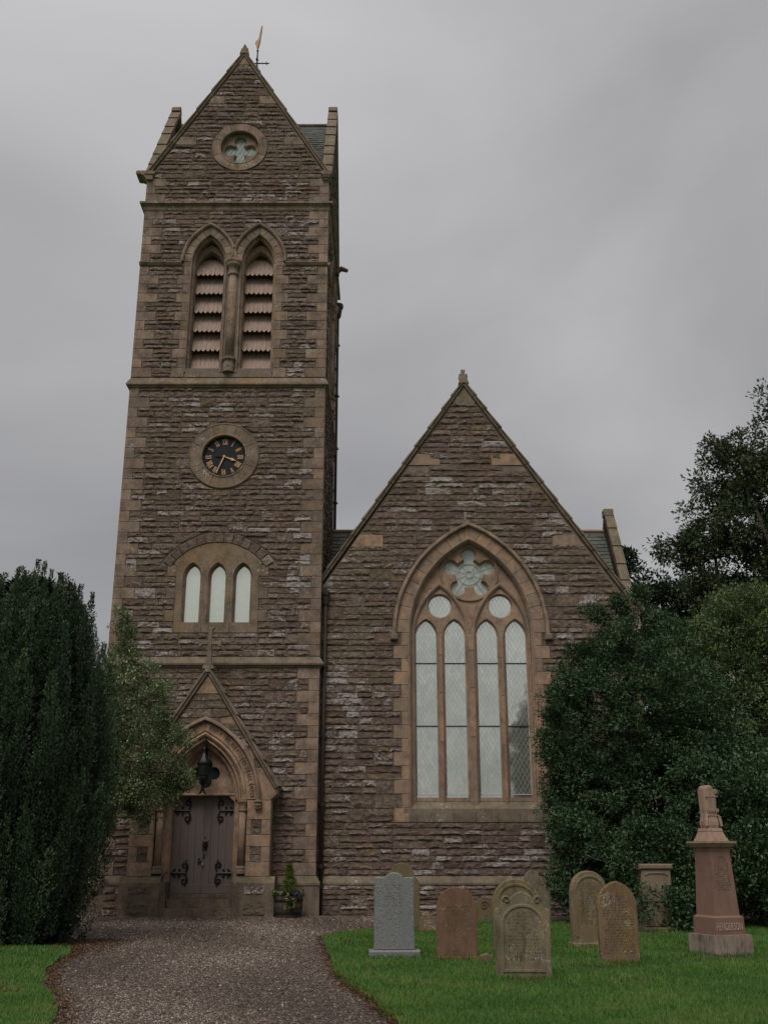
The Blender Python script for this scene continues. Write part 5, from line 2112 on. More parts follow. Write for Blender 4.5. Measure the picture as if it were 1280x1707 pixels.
# arch: voussoirs, hood, splays
voussoirs(FN, WC, WZS, WA, WR, .07, .42, 10, .018, -.3, M['warm'], ww, ch=.01)
mb = MB(); mb.sweep(FN, [(WC - WA - .42, WZS - .12)] + arch(WC, WZS, WA, WR, .42, 16) + [(WC + WA + .42, WZS - .12)], [(0, 0), (0, .08), (.03, .13), (.08, .13), (.13, .07), (.13, 0)]); mb.build('hood_mould', M['ashlar'], ww)
for s in (-1, 1):
    block(FN, min(WC + s * (WA + .38), WC + s * (WA + .62)), max(WC + s * (WA + .38), WC + s * (WA + .62)), WZS - .24, WZS - .04, .14, -.05, M['greenish'], ww, 'label_stop', ch=.03)
prf = [(.08, .019), (.05, .03), (.02, .01), (.01, -.05), (-.03, -.07), (-.04, -.13), (-.01, -.16), (-.02, -.21), (-.07, -.24), (-.09, -.29), (-.09, -.34)]
mb = MB(); mb.sweep(FN, arch(WC, WZS, WA, WR, 0, 16), prf, caps=False); mb.build('arch_moulding', M['warm'], ww)
for s in (-1, 1):
    zz = 2.86
    while zz < WZS - .01:
        z1 = min(zz + random.uniform(.8, 1.3), WZS)
        if WZS - z1 < .4: z1 = WZS
        mb = MB(); mb.sweep(FN, [(WC - WA, zz + .003), (WC - WA, z1 - .003)] if s < 0 else [(WC + WA, z1 - .003), (WC + WA, zz + .003)], prf, caps=False); mb.build('jamb_moulding', M['warm'], ww)
        zz = z1
k = 0
nmod = round((WZS - 2.50) / .40); hm = (WZS - 2.50) / nmod
for k in range(nmod):
    z0 = 2.50 + k * hm
    w = wjamb(z0 + hm / 2)
    for s in (-1, 1):
        u0, u1 = WC + s * (WA + .075), WC + s * (WA + .1 + w)
        block(FN, min(u0, u1), max(u0, u1), z0, z0 + hm, .018, -.3, M['warm'], ww, 'jamb_stone')
nS = 6
for k in range(nS):
    a = WC - WA - .08 + k * (2 * WA + .16) / nS
    block(FN, a, a + (2 * WA + .16) / nS, 2.50, 2.78, .02, -.1, M['greenish'], ww, 'sill_stone')


# --- rainwater pipes
def pipe(x, y, z0, z1, brackets, name='drainpipe'):
    mb = MB(); mb.tube([(x, y, z0), (x, y, z1)], .055, 8); o = mb.build(name, M['pipe'], church, smooth=True)
    for z in brackets:
        mb = MB(); mb.tube([(x, y, z - .05), (x, y, z + .05)], .075, 8); mb.box(x - .1, x + .1, y + .02, y + .1, z - .02, z + .02); mb.build('pipe_collar', M['pipe'], o)
    return o


px_, py_ = TC + TH + .13, NY - .14
p1 = pipe(px_, py_, .0, 8.9, [.75, 1.3, 3.0, 4.9, 7.0])
mb = MB(); mb.lathe((px_, py_, 8.85), [(.06, 0), (.09, .06), (.11, .3), (.14, .34), (.14, .44), (.08, .5)], 8); mb.build('hopper', M['pipe'], p1)
mb = MB(); mb.tube([(px_, py_ + .02, 9.35), (px_, NY + .3, 9.6)], .05, 6); mb.build('pipe_elbow', M['pipe'], p1)
p2 = pipe(TC + TH + .08, TY + 2 * TH - .1, 9.6, 22.2, [12, 14.2, 16.4, 18.6, 20.8])
mb = MB(); mb.lathe((TC + TH + .12, TY + 2 * TH - .1, 22.0), [(.06, 0), (.09, .1), (.12, .35), (.17, .45), (.17, .6), (.1, .65)], 8); mb.build('hopper', M['pipe'], p2)

flush_stones()

# ================================================================== LANTERN
lx, ly = TC - .0, PZ - .1 + .05
lan = empty('wall_lantern', (lx, ly, 3.3), 'black iron lantern hanging above the church door inside the arch', 'lantern')
mb = MB(); mb.lathe((lx, ly, 3.72), [(.10, 0), (.13, .02), (.165, .30), (.165, .33)], 6)
k = mb.build('lamp_glass', M['darkglass'], lan)
mb = MB(); mb.lathe((lx, ly, 4.05), [(.20, 0), (.20, .03), (.15, .08), (.08, .22), (.035, .30), (.03, .38), (.05, .41), (.03, .46)], 6); mb.build('lamp_hood', M['iron'], lan)
mb = MB(); mb.lathe((lx, ly, 3.42), [(.03, 0), (.05, .05), (.11, .14), (.14, .22), (.14, .28), (.11, .30)], 6); mb.build('lamp_pan', M['iron'], lan)
for a in range(6):
    an = a * math.pi / 3
    mb = MB(); mb.tube([(lx + .12 * math.cos(an), ly + .12 * math.sin(an), 3.72), (lx + .17 * math.cos(an), ly + .17 * math.sin(an), 4.06)], .011, 4); mb.build('frame_bar', M['iron'], lan)
mb = MB()
for s in (-1, 1):
    mb.tube([(lx + s * .01, ly, 3.5), (lx + s * .02, ly, 3.36), (lx + s * .05, ly, 3.27), (lx + s * .11, ly, 3.22)], [.03, .032, .03, .012], 5)
mb.build('tail_scroll', M['iron'], lan)
mb = MB()
mb.tube([(lx, PZ + .42, 4.3), (lx, PZ + .3, 4.72), (lx, ly + .12, 4.78), (lx, ly, 4.66), (lx, ly, 4.45)], [.03, .03, .028, .025, .02], 6)
for s in (-1, 1): mb.tube([(lx, ly + .1, 4.66), (lx + s * .05, ly + .1, 4.72), (lx + s * .08, ly + .1, 4.68), (lx + s * .06, ly + .1, 4.62), (lx, ly + .1, 4.48)], .014, 5)
mb.tube([(lx + .12, ly + .1, 4.40), (lx + .17, ly + .1, 4.34), (lx + .17, ly + .1, 4.22), (lx + .13, ly + .1, 4.16)], .016, 5)
mb.build('bracket', M['iron'], lan)

# ================================================================== PLANTER
PX, PY = -2.58, 30.15
pl = empty('barrel_planter', (PX, PY, 0), 'half barrel wooden planter beside the porch pier', 'planter')
for k in range(16):
    a0 = 2 * math.pi * k / 16; a1 = 2 * math.pi * (k + 1) / 16 - .03
    mb = MB()
    v = []
    for (z, r) in ((0, .33), (.28, .385), (.55, .36)):
        for a in (a0, a1): v.append((PX + r * math.cos(a), PY + r * math.sin(a), z))
        for a in (a1, a0): v.append((PX + (r - .03) * math.cos(a), PY + (r - .03) * math.sin(a), z))
    mb.add(v, [(0, 1, 5, 4), (4, 5, 9, 8), (2, 3, 7, 6), (6, 7, 11, 10), (8, 9, 10, 11), (1, 2, 6, 5), (5, 6, 10, 9), (3, 0, 4, 7), (7, 4, 8, 11)])
    mb.build('stave', M['wood'], pl)
for (z, r) in ((.10, .355), (.42, .388)):
    mb = MB(); mb.lathe((PX, PY, z), [(r, 0), (r + .006, 0), (r + .006, .05), (r, .05)], 24); mb.build('hoop', M['iron'], pl)
mb = MB(); mb.lathe((PX, PY, .42), [(.32, 0), (.33, .04), (.1, .06)], 16); mb.build('soil', M['soil'], pl)


def leafcloud(name, centers, radii, per, L, W, mat, parent, loc, upbias=.3, tspread=.2, kind=None, flat=1.0, outc=None, outw=.8):
    centers = np.array(centers, float); n = len(centers) * per
    C = np.repeat(centers, per, 0)
    rad = np.repeat(np.array(radii, float), per, 0)
    if rad.ndim == 1: rad = rad[:, None] * np.ones(3)
    v = RNG.normal(0, 1, (n, 3)); v /= np.linalg.norm(v, axis=1)[:, None]
    rr = RNG.random(n) ** .45
    P = C + v * rad * rr[:, None] * np.array([1, 1, flat])
    D = v + RNG.normal(0, .55, (n, 3)); D[:, 2] += upbias
    if outc is not None:
        o = P - np.array(outc); o /= np.linalg.norm(o, axis=1)[:, None]; D += o * outw
    D /= np.linalg.norm(D, axis=1)[:, None]
    Nn = RNG.normal(0, .55, (n, 3)) + np.array([0, -.15, 1.0])
    ct = np.repeat(RNG.random(len(centers)), per)
    tone = np.clip(.5 + (ct - .5) * .6 + RNG.normal(0, tspread, n), 0, 1)
    LL = L * (.65 + .7 * RNG.random(n)); WW = W * (.7 + .6 * RNG.random(n))
    return leaf_obj(name, P, D, Nn, LL, WW, tone, mat, parent, loc, kind)


cf = empty('dwarf_conifer', (PX, PY, .5), 'small bright green dwarf conifer planted in the barrel', 'shrub')
cs = []; rs = []
for k in range(60):
    t = random.random(); a = random.uniform(0, 6.28); r = .24 * (1 - t) ** .7 * random.uniform(.4, 1)
    if .55 < t < .62: r *= .7
    cs.append((PX + r * math.cos(a), PY + r * math.sin(a), .60 + t * .72)); rs.append(.07)
leafcloud('foliage', cs, rs, 60, .05, .016, M['conifer'], cf, (PX, PY, .5), upbias=1.2)
mb = MB(); mb.tube([(PX, PY, .45), (PX, PY, 1.3)], [.02, .008], 5); mb.build('stem', M['bark'], cf)
fl = empty('pansies', (PX, PY, .5), 'purple and cream pansies trailing over the rim of the barrel', 'flowers')
cs = []; 
for k in range(60):
    a = random.uniform(0, 6.28); r = random.uniform(.2, .42); cs.append((PX + r * math.cos(a), PY + r * math.sin(a) * .95, .56 + random.uniform(-.05, .1)))
for k in range(14): cs.append((PX + random.uniform(-.02, .2), PY - .40, .35 + random.uniform(-.1, .15)))
leafcloud('foliage', cs, [.06] * len(cs), 22, .045, .028, M['pansyleaf'], fl, (PX, PY, .5))
for nm, mt, cnt in (('purple_blooms', 'purple', 46), ('cream_blooms', 'yellow', 30)):
    c2 = []
    for k in range(cnt):
        if mt == 'yellow' and k < 10: c2.append((PX + random.uniform(-.05, .2), PY - .43, .34 + random.uniform(-.1, .16))); continue
        a = random.uniform(0, 6.28); r = random.uniform(.25, .44); c2.append((PX + r * math.cos(a), PY + r * math.sin(a), .63 + random.uniform(-.06, .06)))
    leafcloud(nm, c2, [.028] * cnt, 9, .035, .034, M[mt], fl, (PX, PY, .5), kind='stuff')

# ================================================================== GRAVESTONES


def grave_frame(cx, cy, rot, lean=0):
    c, s = math.cos(rot), math.sin(rot)
    return Frame((cx, cy), (c, s), (s, -c))


def marks(mb, F, rows, u0f, d, hgt, dens=.75):
    """rows of worn, unreadable carved strokes"""
    for (z, w) in rows:
        u = -w
        while u < w:
            L = random.choice((.5, .7, .9, .35)) * hgt
            if random.random() < dens:
                k = random.random()
                if k < .55:
                    mb.prism(F, [(u, z), (u + .006, z), (u + .006, z + hgt), (u, z + hgt)], d, d - .004, 0)
                else:
                    mb.prism(F, [(u, z), (u + L, z), (u + L, z + .007), (u, z + .007)], d, d - .004, 0)
                    mb.prism(F, [(u + L * .4, z), (u + L * .4 + .006, z), (u + L * .4 + .006, z + hgt), (u + L * .4, z + hgt)], d, d - .004, 0)
            u += L + .008 if random.random() < .85 else L + .035


def headstone(label, cx, cy, w, outline, th, mat, rot=0, base=None, panel=None, border=None, markrows=None, mh=.03, mmat='mark', lean=0, basemat=None, z0=0, extra=None, cat='gravestone', panel_d=.02):
    F = grave_frame(cx, cy, rot)
    root = empty('gravestone', (cx, cy, 0), label, cat, 'gravestones on the churchyard lawn')
    mb = MB(); mb.prism(F, outline, 0, -th, .012)
    slab = mb.build('slab', mat, root, loc=(cx, cy, z0))
    if base:
        bw, bh, bd = base
        mb = MB(); mb.prism(F, [(-bw, -.15), (bw, -.15), (bw, bh), (-bw, bh)], bd, -th - bd, .02); mb.build('base', basemat or mat, root)
    if border:
        mb = MB(); mb.sweep(F, border, [(-.012, 0), (-.008, .014), (.02, .018), (.03, 0)], closed=False); mb.build('border_moulding', mat, root)
    if markrows:
        mb = MB(); marks(mb, F, markrows, 0, .0035, mh); mb.build('inscription', M[mmat], root, kind='stuff')
    if extra: extra(F, root)
    if lean:
        root.rotation_euler = (0, lean, 0)
    return root


def semi(w, zs, h, n=14, a=0):
    return [(w * math.cos(math.pi * k / n), zs + h * math.sin(math.pi * k / n)) for k in range(n + 1)]


# 1 grey granite
o = [(-.33, 0.12), (.33, .12), (.325, 1.25), (.17, 1.25), (.165, 1.22)] + semi(.15, 1.21, .12, 10) + [(-.165, 1.22), (-.17, 1.25), (-.325, 1.25)]
o = [(-.335, .13), (.335, .13), (.325, 1.25), (.17, 1.25)] + semi(.155, 1.215, .115, 10) + [(-.17, 1.25), (-.325, 1.25)]
headstone('tall pale grey granite gravestone with small domed top on a grey plinth', .17, 18.42, .33, o, .10, M['granite'], .03, (.42, .13, .12),
          markrows=[(1.12, .16), (1.06, .12), (1.0, .20), (.95, .15), (.90, .18), (.85, .10), (.80, .16), (.74, .08), (.69, .14), (.64, .05), (.59, .10)], mh=.026, mmat='mark_gold')
# 2 plain red
headstone('plain reddish brown round topped gravestone with white lichen at its crown', 1.165, 18.0, .33, [(-.325, -.1), (.325, -.1), (.325, .78)] + semi(.32, .79, .32)[1:-1] + [(-.325, .78)], .10, M['g_red'], -.06,
          base=(.36, .07, .04), markrows=[(.80, .15), (.74, .2), (.69, .1)], mh=.022, border=None)
# 3 front scrolled
def scr(F, root):
    mb = MB()
    for s in (-1, 1):
        pts = []
        for i in range(20):
            t = i / 19; a = t * 4.6 * math.pi / 2; r = .05 * (1 - .75 * t)
            pts.append(F.pt(s * (.21 + r * math.cos(a)), .012, 1.015 + r * math.sin(a)))
        mb.tube(pts, .011, 5)
    mb.build('scroll_carving', M['g_ochre'], root)
    mb = MB(); mb.sweep(F, [(-.27, .14), (-.27, .70)] + [(-.27 + .27 * (1 - math.cos(a)), .70 + .24 * math.sin(a)) for a in [math.pi / 2 * k / 8 for k in range(1, 9)]] + [(.27 - .27 * (1 - math.cos(a)), .70 + .24 * math.sin(a)) for a in [math.pi / 2 * (8 - k) / 8 for k in range(1, 9)]] + [(.27, .14)],
                     [(-.015, 0), (-.01, .014), (.012, .014), (.03, 0)]); mb.build('panel_moulding', M['g_grey'], root)
    mb = MB(); mb.prism(F, [(-.29, .10), (.29, .10), (.29, .135), (-.29, .135)], .014, 0, .005); mb.build('panel_sill', M['g_grey'], root)


o3 = [(-.375, -.1), (.375, -.1), (.375, .87), (.355, .90), (.31, .91), (.285, .96), (.27, 1.03), (.235, 1.075), (.19, 1.07), (.155, 1.03), (.13, 1.06), (.08, 1.10), (0, 1.13),
      (-.08, 1.10), (-.13, 1.06), (-.155, 1.03), (-.19, 1.07), (-.235, 1.075), (-.27, 1.03), (-.285, .96), (-.31, .91), (-.355, .90), (-.375, .87)]
headstone('large mossy grey gravestone with scrolled shoulders nearest the path at the front', 1.89, 15.3, .38, o3, .11, M['g_grey'], -.05,
          markrows=[(.84 - .042 * k, .20 if k > 2 else .12 + .03 * k) for k in range(15)], mh=.024, extra=scr)
# 4 behind it
bpath = [(-.30, .2), (-.30, .86)] + [(-.30 * math.cos(math.pi * k / 14), .86 + .26 * math.sin(math.pi * k / 14)) for k in range(1, 14)] + [(.30, .86), (.30, .2)]
headstone('ochre edged round topped gravestone partly hidden behind the scrolled stone', 2.22, 18.7, .4, [(-.40, -.1), (.40, -.1), (.40, .86)] + semi(.39, .87, .35)[1:-1] + [(-.40, .86)], .12, M['g_ochre'], .0,
          border=bpath, markrows=[(.95 - .05 * k, .2) for k in range(6)], extra=None)
# 5 right round with border
bpath = [(-.27, .22), (-.27, .98)] + [(-.27 * math.cos(math.pi * k / 14), .98 + .25 * math.sin(math.pi * k / 14)) for k in range(1, 14)] + [(.27, .98), (.27, .22)]
headstone('round topped tan gravestone with raised border on a low base beside the dark hedge', 3.72, 20.1, .36, [(-.36, .1), (.36, .1), (.35, .98)] + semi(.34, .99, .34)[1:-1] + [(-.35, .98)], .13, M['g_ochre'], .22, (.40, .12, .06),
          border=bpath, markrows=[(1.1 - .042 * k, .2) for k in range(17)], mh=.025)
# 6 pointed
pa = arch(0, .83, .315, arch_r(.315, .38), 0, 8)[::-1]
headstone('rusty brown pointed gravestone edged with white lichen in front of the round topped tan one', 3.64, 17.4, .32, [(-.31, -.1), (.31, -.1)] + pa, .10, M['g_rust'], .10,
          markrows=[(.98 - .041 * k, .10 + min(.14, .03 * k)) for k in range(21)], mh=.024)
# 8 mossy behind the granite
headstone('dark mossy brown gravestone standing behind the grey granite one', .40, 25.0, .4, [(-.40, -.1), (.40, -.1), (.40, 1.02), (.34, 1.10)] + semi(.30, 1.08, .36)[1:-1] + [(-.34, 1.10), (-.40, 1.02)], .14, M['g_brown'], .0)
# 9 small scroll stone at the wall
def scr2(F, root):
    mb = MB(); mb.tube([F.pt(-.05 + (.12 * (1 - i / 24)) * math.cos(i * .42), .01, .38 + (.12 * (1 - i / 24)) * math.sin(i * .42)) for i in range(24)], .018, 5); mb.build('scroll_carving', M['g_red'], root)


headstone('low scrolled gravestone by the church wall seen between the red and ochre stones', 2.62, 28.6, .3, [(-.35, -.1), (.35, -.1), (.35, .1), (.28, .2), (.22, .45), (.10, .56), (-.08, .58), (-.2, .5), (-.28, .3), (-.35, .12)], .14, M['g_brown'], 0, extra=scr2)
# 10 double curved stone near bush
headstone('lichen spotted gravestone with stepped double curved top next to the hedge by the wall', 3.62, 27.0, .4, [(-.42, -.1), (.42, -.1), (.42, .8), (.33, .86), (.30, 1.0), (.2, 1.04)] + semi(.19, 1.05, .2, 8)[1:-1] + [(-.2, 1.04), (-.30, 1.0), (-.33, .86), (-.42, .8)], .14, M['g_grey'], 0,
          markrows=[(1.0 - .05 * k, .25) for k in range(10)])
# 11 yellow lichen stub
headstone('small broken stub of stone covered in yellow lichen between granite and red gravestones', .95, 24.3, .2, [(-.2, -.1), (.18, -.1), (.2, .22), (.1, .36), (-.02, .44), (-.12, .38), (-.17, .2)], .12, M['g_rust'], .1)
headstone('little sunken grey stone with white lichen at the foot of the scrolled gravestone', 1.55, 17.2, .1, [(-.12, -.05), (.12, -.05), (.11, .13), (.03, .18), (-.08, .15)], .12, M['g_brown'], .1)

# 12 tan pedestal in the hedge
root = empty('gravestone', (5.95, 24.2, 0), 'square tan pedestal monument half swallowed by the dark hedge', 'gravestone', 'gravestones on the churchyard lawn')
F = grave_frame(5.95, 24.2, .05)
for nm, (u, a, b, d) in {'base': (.36, -.1, .12, .06), 'lower_block': (.30, .12, .62, .0), 'upper_block': (.33, .62, 1.30, .02), 'cap': (.37, 1.30, 1.42, .06)}.items():
    mb = MB(); mb.prism(F, [(-u, a), (u, a), (u, b), (-u, b)], d, -.5 - d, .03); mb.build(nm, M['g_tan'], root)
mb = MB(); mb.sweep(F, [(-.25, 1.18), (-.15, 1.22), (.15, 1.22), (.25, 1.18)], [(-.01, .02), (0, .04), (.02, .04), (.03, .02)]); mb.build('moulding', M['g_tan'], root)

# 7 tall monument with the family name
hm_ = empty('monument', (5.72, 18.98, 0), 'tall tapering red stone monument lettered HENDERSON with a draped carving on top', 'monument')
hrot = .34
class Slim:
    """frame of the monument: plan dimensions reduced by a sixth"""
    F0 = grave_frame(5.70, 19.1, hrot)

    def pt(s, u, d, z): return s.F0.pt(u * .84, d * .84, z)


FH = Slim()


def tier(name, u0, u1, z0, z1, mat, dq=0, ch=.012):
    """square tapering tier centred on the monument"""
    mb = MB(); vs = []
    for (u, z) in ((u0, z0), (u1, z1)):
        for (a, b) in ((-1, 1), (1, 1), (1, -1), (-1, -1)):
            vs.append(FH.pt(a * u, b * u, z))
    mb.add(vs, [(0, 1, 5, 4), (1, 2, 6, 5), (2, 3, 7, 6), (3, 0, 4, 7), (4, 5, 6, 7), (3, 2, 1, 0)])
    return mb.build(name, mat, hm_)


tier('base', .45, .44, -.1, .33, M['hend_base'])
tier('die', .355, .35, .33, .60, M['hend'])
tier('die_chamfer', .35, .31, .60, .63, M['hend'])
tier('shaft', .30, .245, .63, 1.66, M['hend'])
tier('neck', .25, .265, 1.66, 1.73, M['hend'])
tier('cornice', .29, .36, 1.73, 1.80, M['hend_top'])
tier('cornice_slab', .36, .36, 1.80, 1.83, M['hend_top'])
tier('cap_foot', .25, .235, 1.83, 1.88, M['hend_top'])
tier('cap_taper', .225, .175, 1.88, 2.0, M['hend_top'])
tier('cap_step', .185, .165, 2.0, 2.05, M['hend_top'])
# draped urn-like carving
mb = MB()
prof = [(.16, 2.04), (.175, 2.10), (.17, 2.16), (.15, 2.22), (.142, 2.30), (.148, 2.36), (.153, 2.5), (.158, 2.62), (.158, 2.70)]
for i in range(len(prof) - 1):
    (r0, z0), (r1, z1) = prof[i], prof[i + 1]
    n = 12; vs = []
    for (r, z) in ((r0, z0), (r1, z1)):
        for k in range(n):
            a = 2 * math.pi * k / n; sq = 1 / max(abs(math.cos(a)), abs(math.sin(a))) ** .93
            vs.append(FH.pt(r * sq * math.cos(a), r * sq * math.sin(a), z))
    mb.add(vs, [(k, (k + 1) % n, n + (k + 1) % n, n + k) for k in range(n)] + ([tuple(range(n, 2 * n))] if i == len(prof) - 2 else []), .5)
mb.build('carved_column', M['hend_top'], hm_)
mb = MB()
mb.prism(FH, [(.10 * math.cos(a) - .01, 2.69 + .085 * math.sin(a)) for a in [math.pi * k / 8 for k in range(9)]], .13, -.13, .02)
mb.tube([FH.pt(.105 + .045 * math.cos(a) * (1 - a / 12), .155, 2.66 + .045 * math.sin(a) * (1 - a / 12)) for a in [k * .55 for k in range(18)]], .014, 5)
mb.tube([FH.pt(-.15, .152, 2.58), FH.pt(.15, .152, 2.58)], .012, 5)
mb.build('scroll_top', M['hend_top'], hm_)
mb = MB()
for k in range(7):
    u = -.12 + k * .04
    mb.tube([FH.pt(u, .148, 2.38), FH.pt(u + .012, .16, 2.32 - .02 * (k % 2)), FH.pt(u + .03, .148, 2.36)], .012, 4)
mb.tube([FH.pt(-.14, .145, 2.26), FH.pt(.14, .145, 2.26)], .012, 5)
for s in (-1, 1): mb.tube([FH.pt(s * .145, .14, 2.26), FH.pt(s * .165, .15, 2.18), FH.pt(s * .18, .16, 2.08)], [.015, .028, .025], 6)
mb.build('carving', M['hend_top'], hm_)
mb = MB(); vs, fs = text_mesh('HENDERSON', .17, .006)
mb.add([FH.pt(-.01 + x * .62, .353 + .007 + z, .455 + y) for x, y, z in vs], fs, .5); mb.build('lettering', M['carved_light'], hm_)
mb = MB()


class Tilt:
    def pt(s, u, d, z): return FH.pt(u, d + .30 - (z - .63) / 1.03 * .055 + .003, z)


marks(mb, Tilt(), [(1.56 - .035 * k, .12 if k < 3 else .165) for k in range(16)], 0, 0.001, .02, .8)
mb.build('inscription', M['mark'], hm_, kind='stuff')

# ================================================================== TREES


def tube_between(mb, p, q, r0, r1, bend=.15, n=5, sides=5):
    p = Vector(p); q = Vector(q); L = (q - p).length
    off = Vector((random.gauss(0, 1), random.gauss(0, 1), random.gauss(0, .5))) * L * bend * .5
    pts = []; rs = []
    for i in range(n + 1):
        t = i / n
        pts.append(p + (q - p) * t + off * math.sin(math.pi * t)); rs.append(r0 + (r1 - r0) * t)
    mb.tube(pts, rs, sides)
    return pts


def broad_tree(name, label, cat, base, trunk_top, tr, lobes, ncl, per, crad, L, W, mat, upbias=.2, group=None, shell=(.78, 1.06), branches=True, nbr=60, brr=.02, flat=.8, extra_cl=None, tspread=.2, inner=.25):
    root = empty(name, base, label, cat, group)
    mb = MB()
    tp = tube_between(mb, (base[0], base[1], base[2] - .2), trunk_top, tr, tr * .5, .05, 8, 9)
    mb.build('trunk', M['bark'], root)
    cs = []
    lob = [np.array(l, float) for l in lobes]
    wts = np.array([l[3] * l[4] + l[4] * l[5] + l[3] * l[5] for l in lob]); wts /= wts.sum()
    while len(cs) < ncl:
        i = RNG.choice(len(lob), p=wts); l = lob[i]
        v = RNG.normal(0, 1, 3); v /= np.linalg.norm(v)
        k = RNG.uniform(*shell) if RNG.random() > inner else RNG.uniform(.35, shell[0])
        # uneven outline
        k *= 1 + .09 * math.sin(v[0] * 7 + i * 2) * math.sin(v[2] * 6 + i)
        p = l[:3] + v * l[3:6] * k
        if p[2] < .12: continue
        bad = False
        for j, m in enumerate(lob):
            if j != i and (((p - m[:3]) / m[3:6]) ** 2).sum() < .42: bad = True; break
        if bad and RNG.random() < .8: continue
        cs.append(tuple(p) + (i,))
    if extra_cl: cs += extra_cl
    mb = MB()
    if branches:
        T = Vector(trunk_top)
        mids = []
        for l in lob:
            c = Vector(l[:3])
            st = tp[random.randint(3, 8)]
            tube_between(mb, st, c, tr * .42, tr * .16, .2, 6, 6)
        for c in random.sample(cs, min(nbr, len(cs))):
            l = Vector(lob[int(c[3])][:3])
            tube_between(mb, l.lerp(T, .15), c[:3], brr, brr * .3, .22, 5, 4)
        mb.build('branches', M['bark'], root)
    cen = np.array([c[:3] for c in cs])
    rad = crad * (.6 + .8 * RNG.random(len(cs)))
    cc = np.mean([l[:3] for l in lob], axis=0)
    leafcloud('crown', cen, rad, per, L, W, mat, root, base, upbias, tspread, flat=flat, outc=cc, outw=.35)
    return root


# --- Irish yew: a sheaf of upright plumes
def yew():
    bx, by = -7.55, 21.75
    root = empty('yew_tree', (bx, by, 0), 'big dark green columnar yew tree at the left of the path', 'tree')
    zk = np.array([0, .8, 2, 3.6, 5, 5.8, 6.4, 6.9, 7.3]); rk = np.array([1.7, 1.95, 2.17, 2.25, 1.85, 1.45, 1.05, .65, .25])
    def plan(z): return np.interp(z, zk, rk)
    mb = MB()
    mb.tube([(bx, by, -.1), (bx, by, 2), (bx + .1, by, 6.5)], [.4, .3, .06], 8)
    for k in range(40):
        a = random.uniform(0, 6.28); t = random.uniform(3.5, 7)
        mb.tube([(bx, by, .3), (bx + math.cos(a) * plan(t * .5) * .7, by + math.sin(a) * plan(t * .5) * .7, t * .5), (bx + math.cos(a) * plan(t) * .75, by + math.sin(a) * plan(t) * .75, t)], [.06, .04, .01], 4)
    mb.build('stems', M['bark'], root)
    pl = []
    for k in range(400):
        a = random.uniform(math.pi * 1.02, math.pi * 1.98) if random.random() < .66 else random.uniform(0, 2 * math.pi)
        z0 = 6.3 * random.random() ** 1.1 - .4
        ln = random.uniform(1.1, 2.6)
        top = min(z0 + ln, random.uniform(6.6, 7.35))
        pl.append((a, z0, top, random.uniform(.11, .20), random.uniform(.84, 1.05)))
    # leading spires along the skyline
    for (dx, t) in ((.05, 7.68), (.20, 7.62), (.36, 7.45), (.58, 7.38), (.78, 7.15), (1.02, 7.12), (1.28, 6.95), (-.2, 7.35), (-.5, 7.2), (-.8, 7.1), (-1.2, 6.8), (1.62, 5.85), (1.9, 5.0), (-.35, 7.5), (.9, 6.9), (1.15, 6.7)):
        pl.append((None, t - 2.0, t - .05, .11, dx))
    P = []; D = []; T = []
    for (a, z0, top, hw, q) in pl:
        L_ = top - z0
        n = int(L_ * (380 if a is not None else 560))
        t = RNG.random(n) ** 1.05
        zz = z0 + L_ * t
        taper = np.clip((1 - t) / .35, .18, 1) ** .75 * np.clip(t / .12, .5, 1)
        bump = 1 + .3 * np.sin(zz * 11 + (a or 0) * 20) + .2 * np.sin(zz * 23 + q * 9)
        rr = hw * taper * bump
        v = RNG.normal(0, 1, (n, 3)); v[:, 2] *= .3; v /= np.linalg.norm(v, axis=1)[:, None]
        k = RNG.random(n) ** .35
        if a is None:
            cx = bx + q + .04 * (zz - z0); cy = by - .1 + .0 * zz
        else:
            zc = z0 + L_ * .5
            rad = plan(zz) * .35 + plan(zc) * .65
            rad = rad * q - .16 + .10 * t
            cx = bx + math.cos(a) * rad; cy = by + math.sin(a) * rad * .95
        X = cx + v[:, 0] * rr * k; Y = cy + v[:, 1] * rr * k
        d = v * np.array([.8, .8, .2]) + np.array([0, 0, 1.15]) + RNG.normal(0, .28, (n, 3))
        ok = zz > .03
        P.append(np.stack([X, Y, zz], 1)[ok]); D.append((d / np.linalg.norm(d, axis=1)[:, None])[ok])
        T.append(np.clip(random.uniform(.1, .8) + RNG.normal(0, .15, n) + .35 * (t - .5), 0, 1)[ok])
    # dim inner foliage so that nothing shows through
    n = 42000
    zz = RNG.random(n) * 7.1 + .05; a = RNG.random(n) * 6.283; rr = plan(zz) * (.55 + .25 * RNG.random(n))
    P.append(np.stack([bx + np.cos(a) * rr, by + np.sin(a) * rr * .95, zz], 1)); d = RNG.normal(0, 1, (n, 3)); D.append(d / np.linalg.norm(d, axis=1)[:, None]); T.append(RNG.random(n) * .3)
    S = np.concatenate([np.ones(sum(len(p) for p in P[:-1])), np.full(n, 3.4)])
    P = np.concatenate(P); D = np.concatenate(D); T = np.concatenate(T); n = len(P)
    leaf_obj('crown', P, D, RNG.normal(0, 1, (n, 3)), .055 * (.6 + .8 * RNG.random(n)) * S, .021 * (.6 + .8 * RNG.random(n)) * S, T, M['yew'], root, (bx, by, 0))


yew()

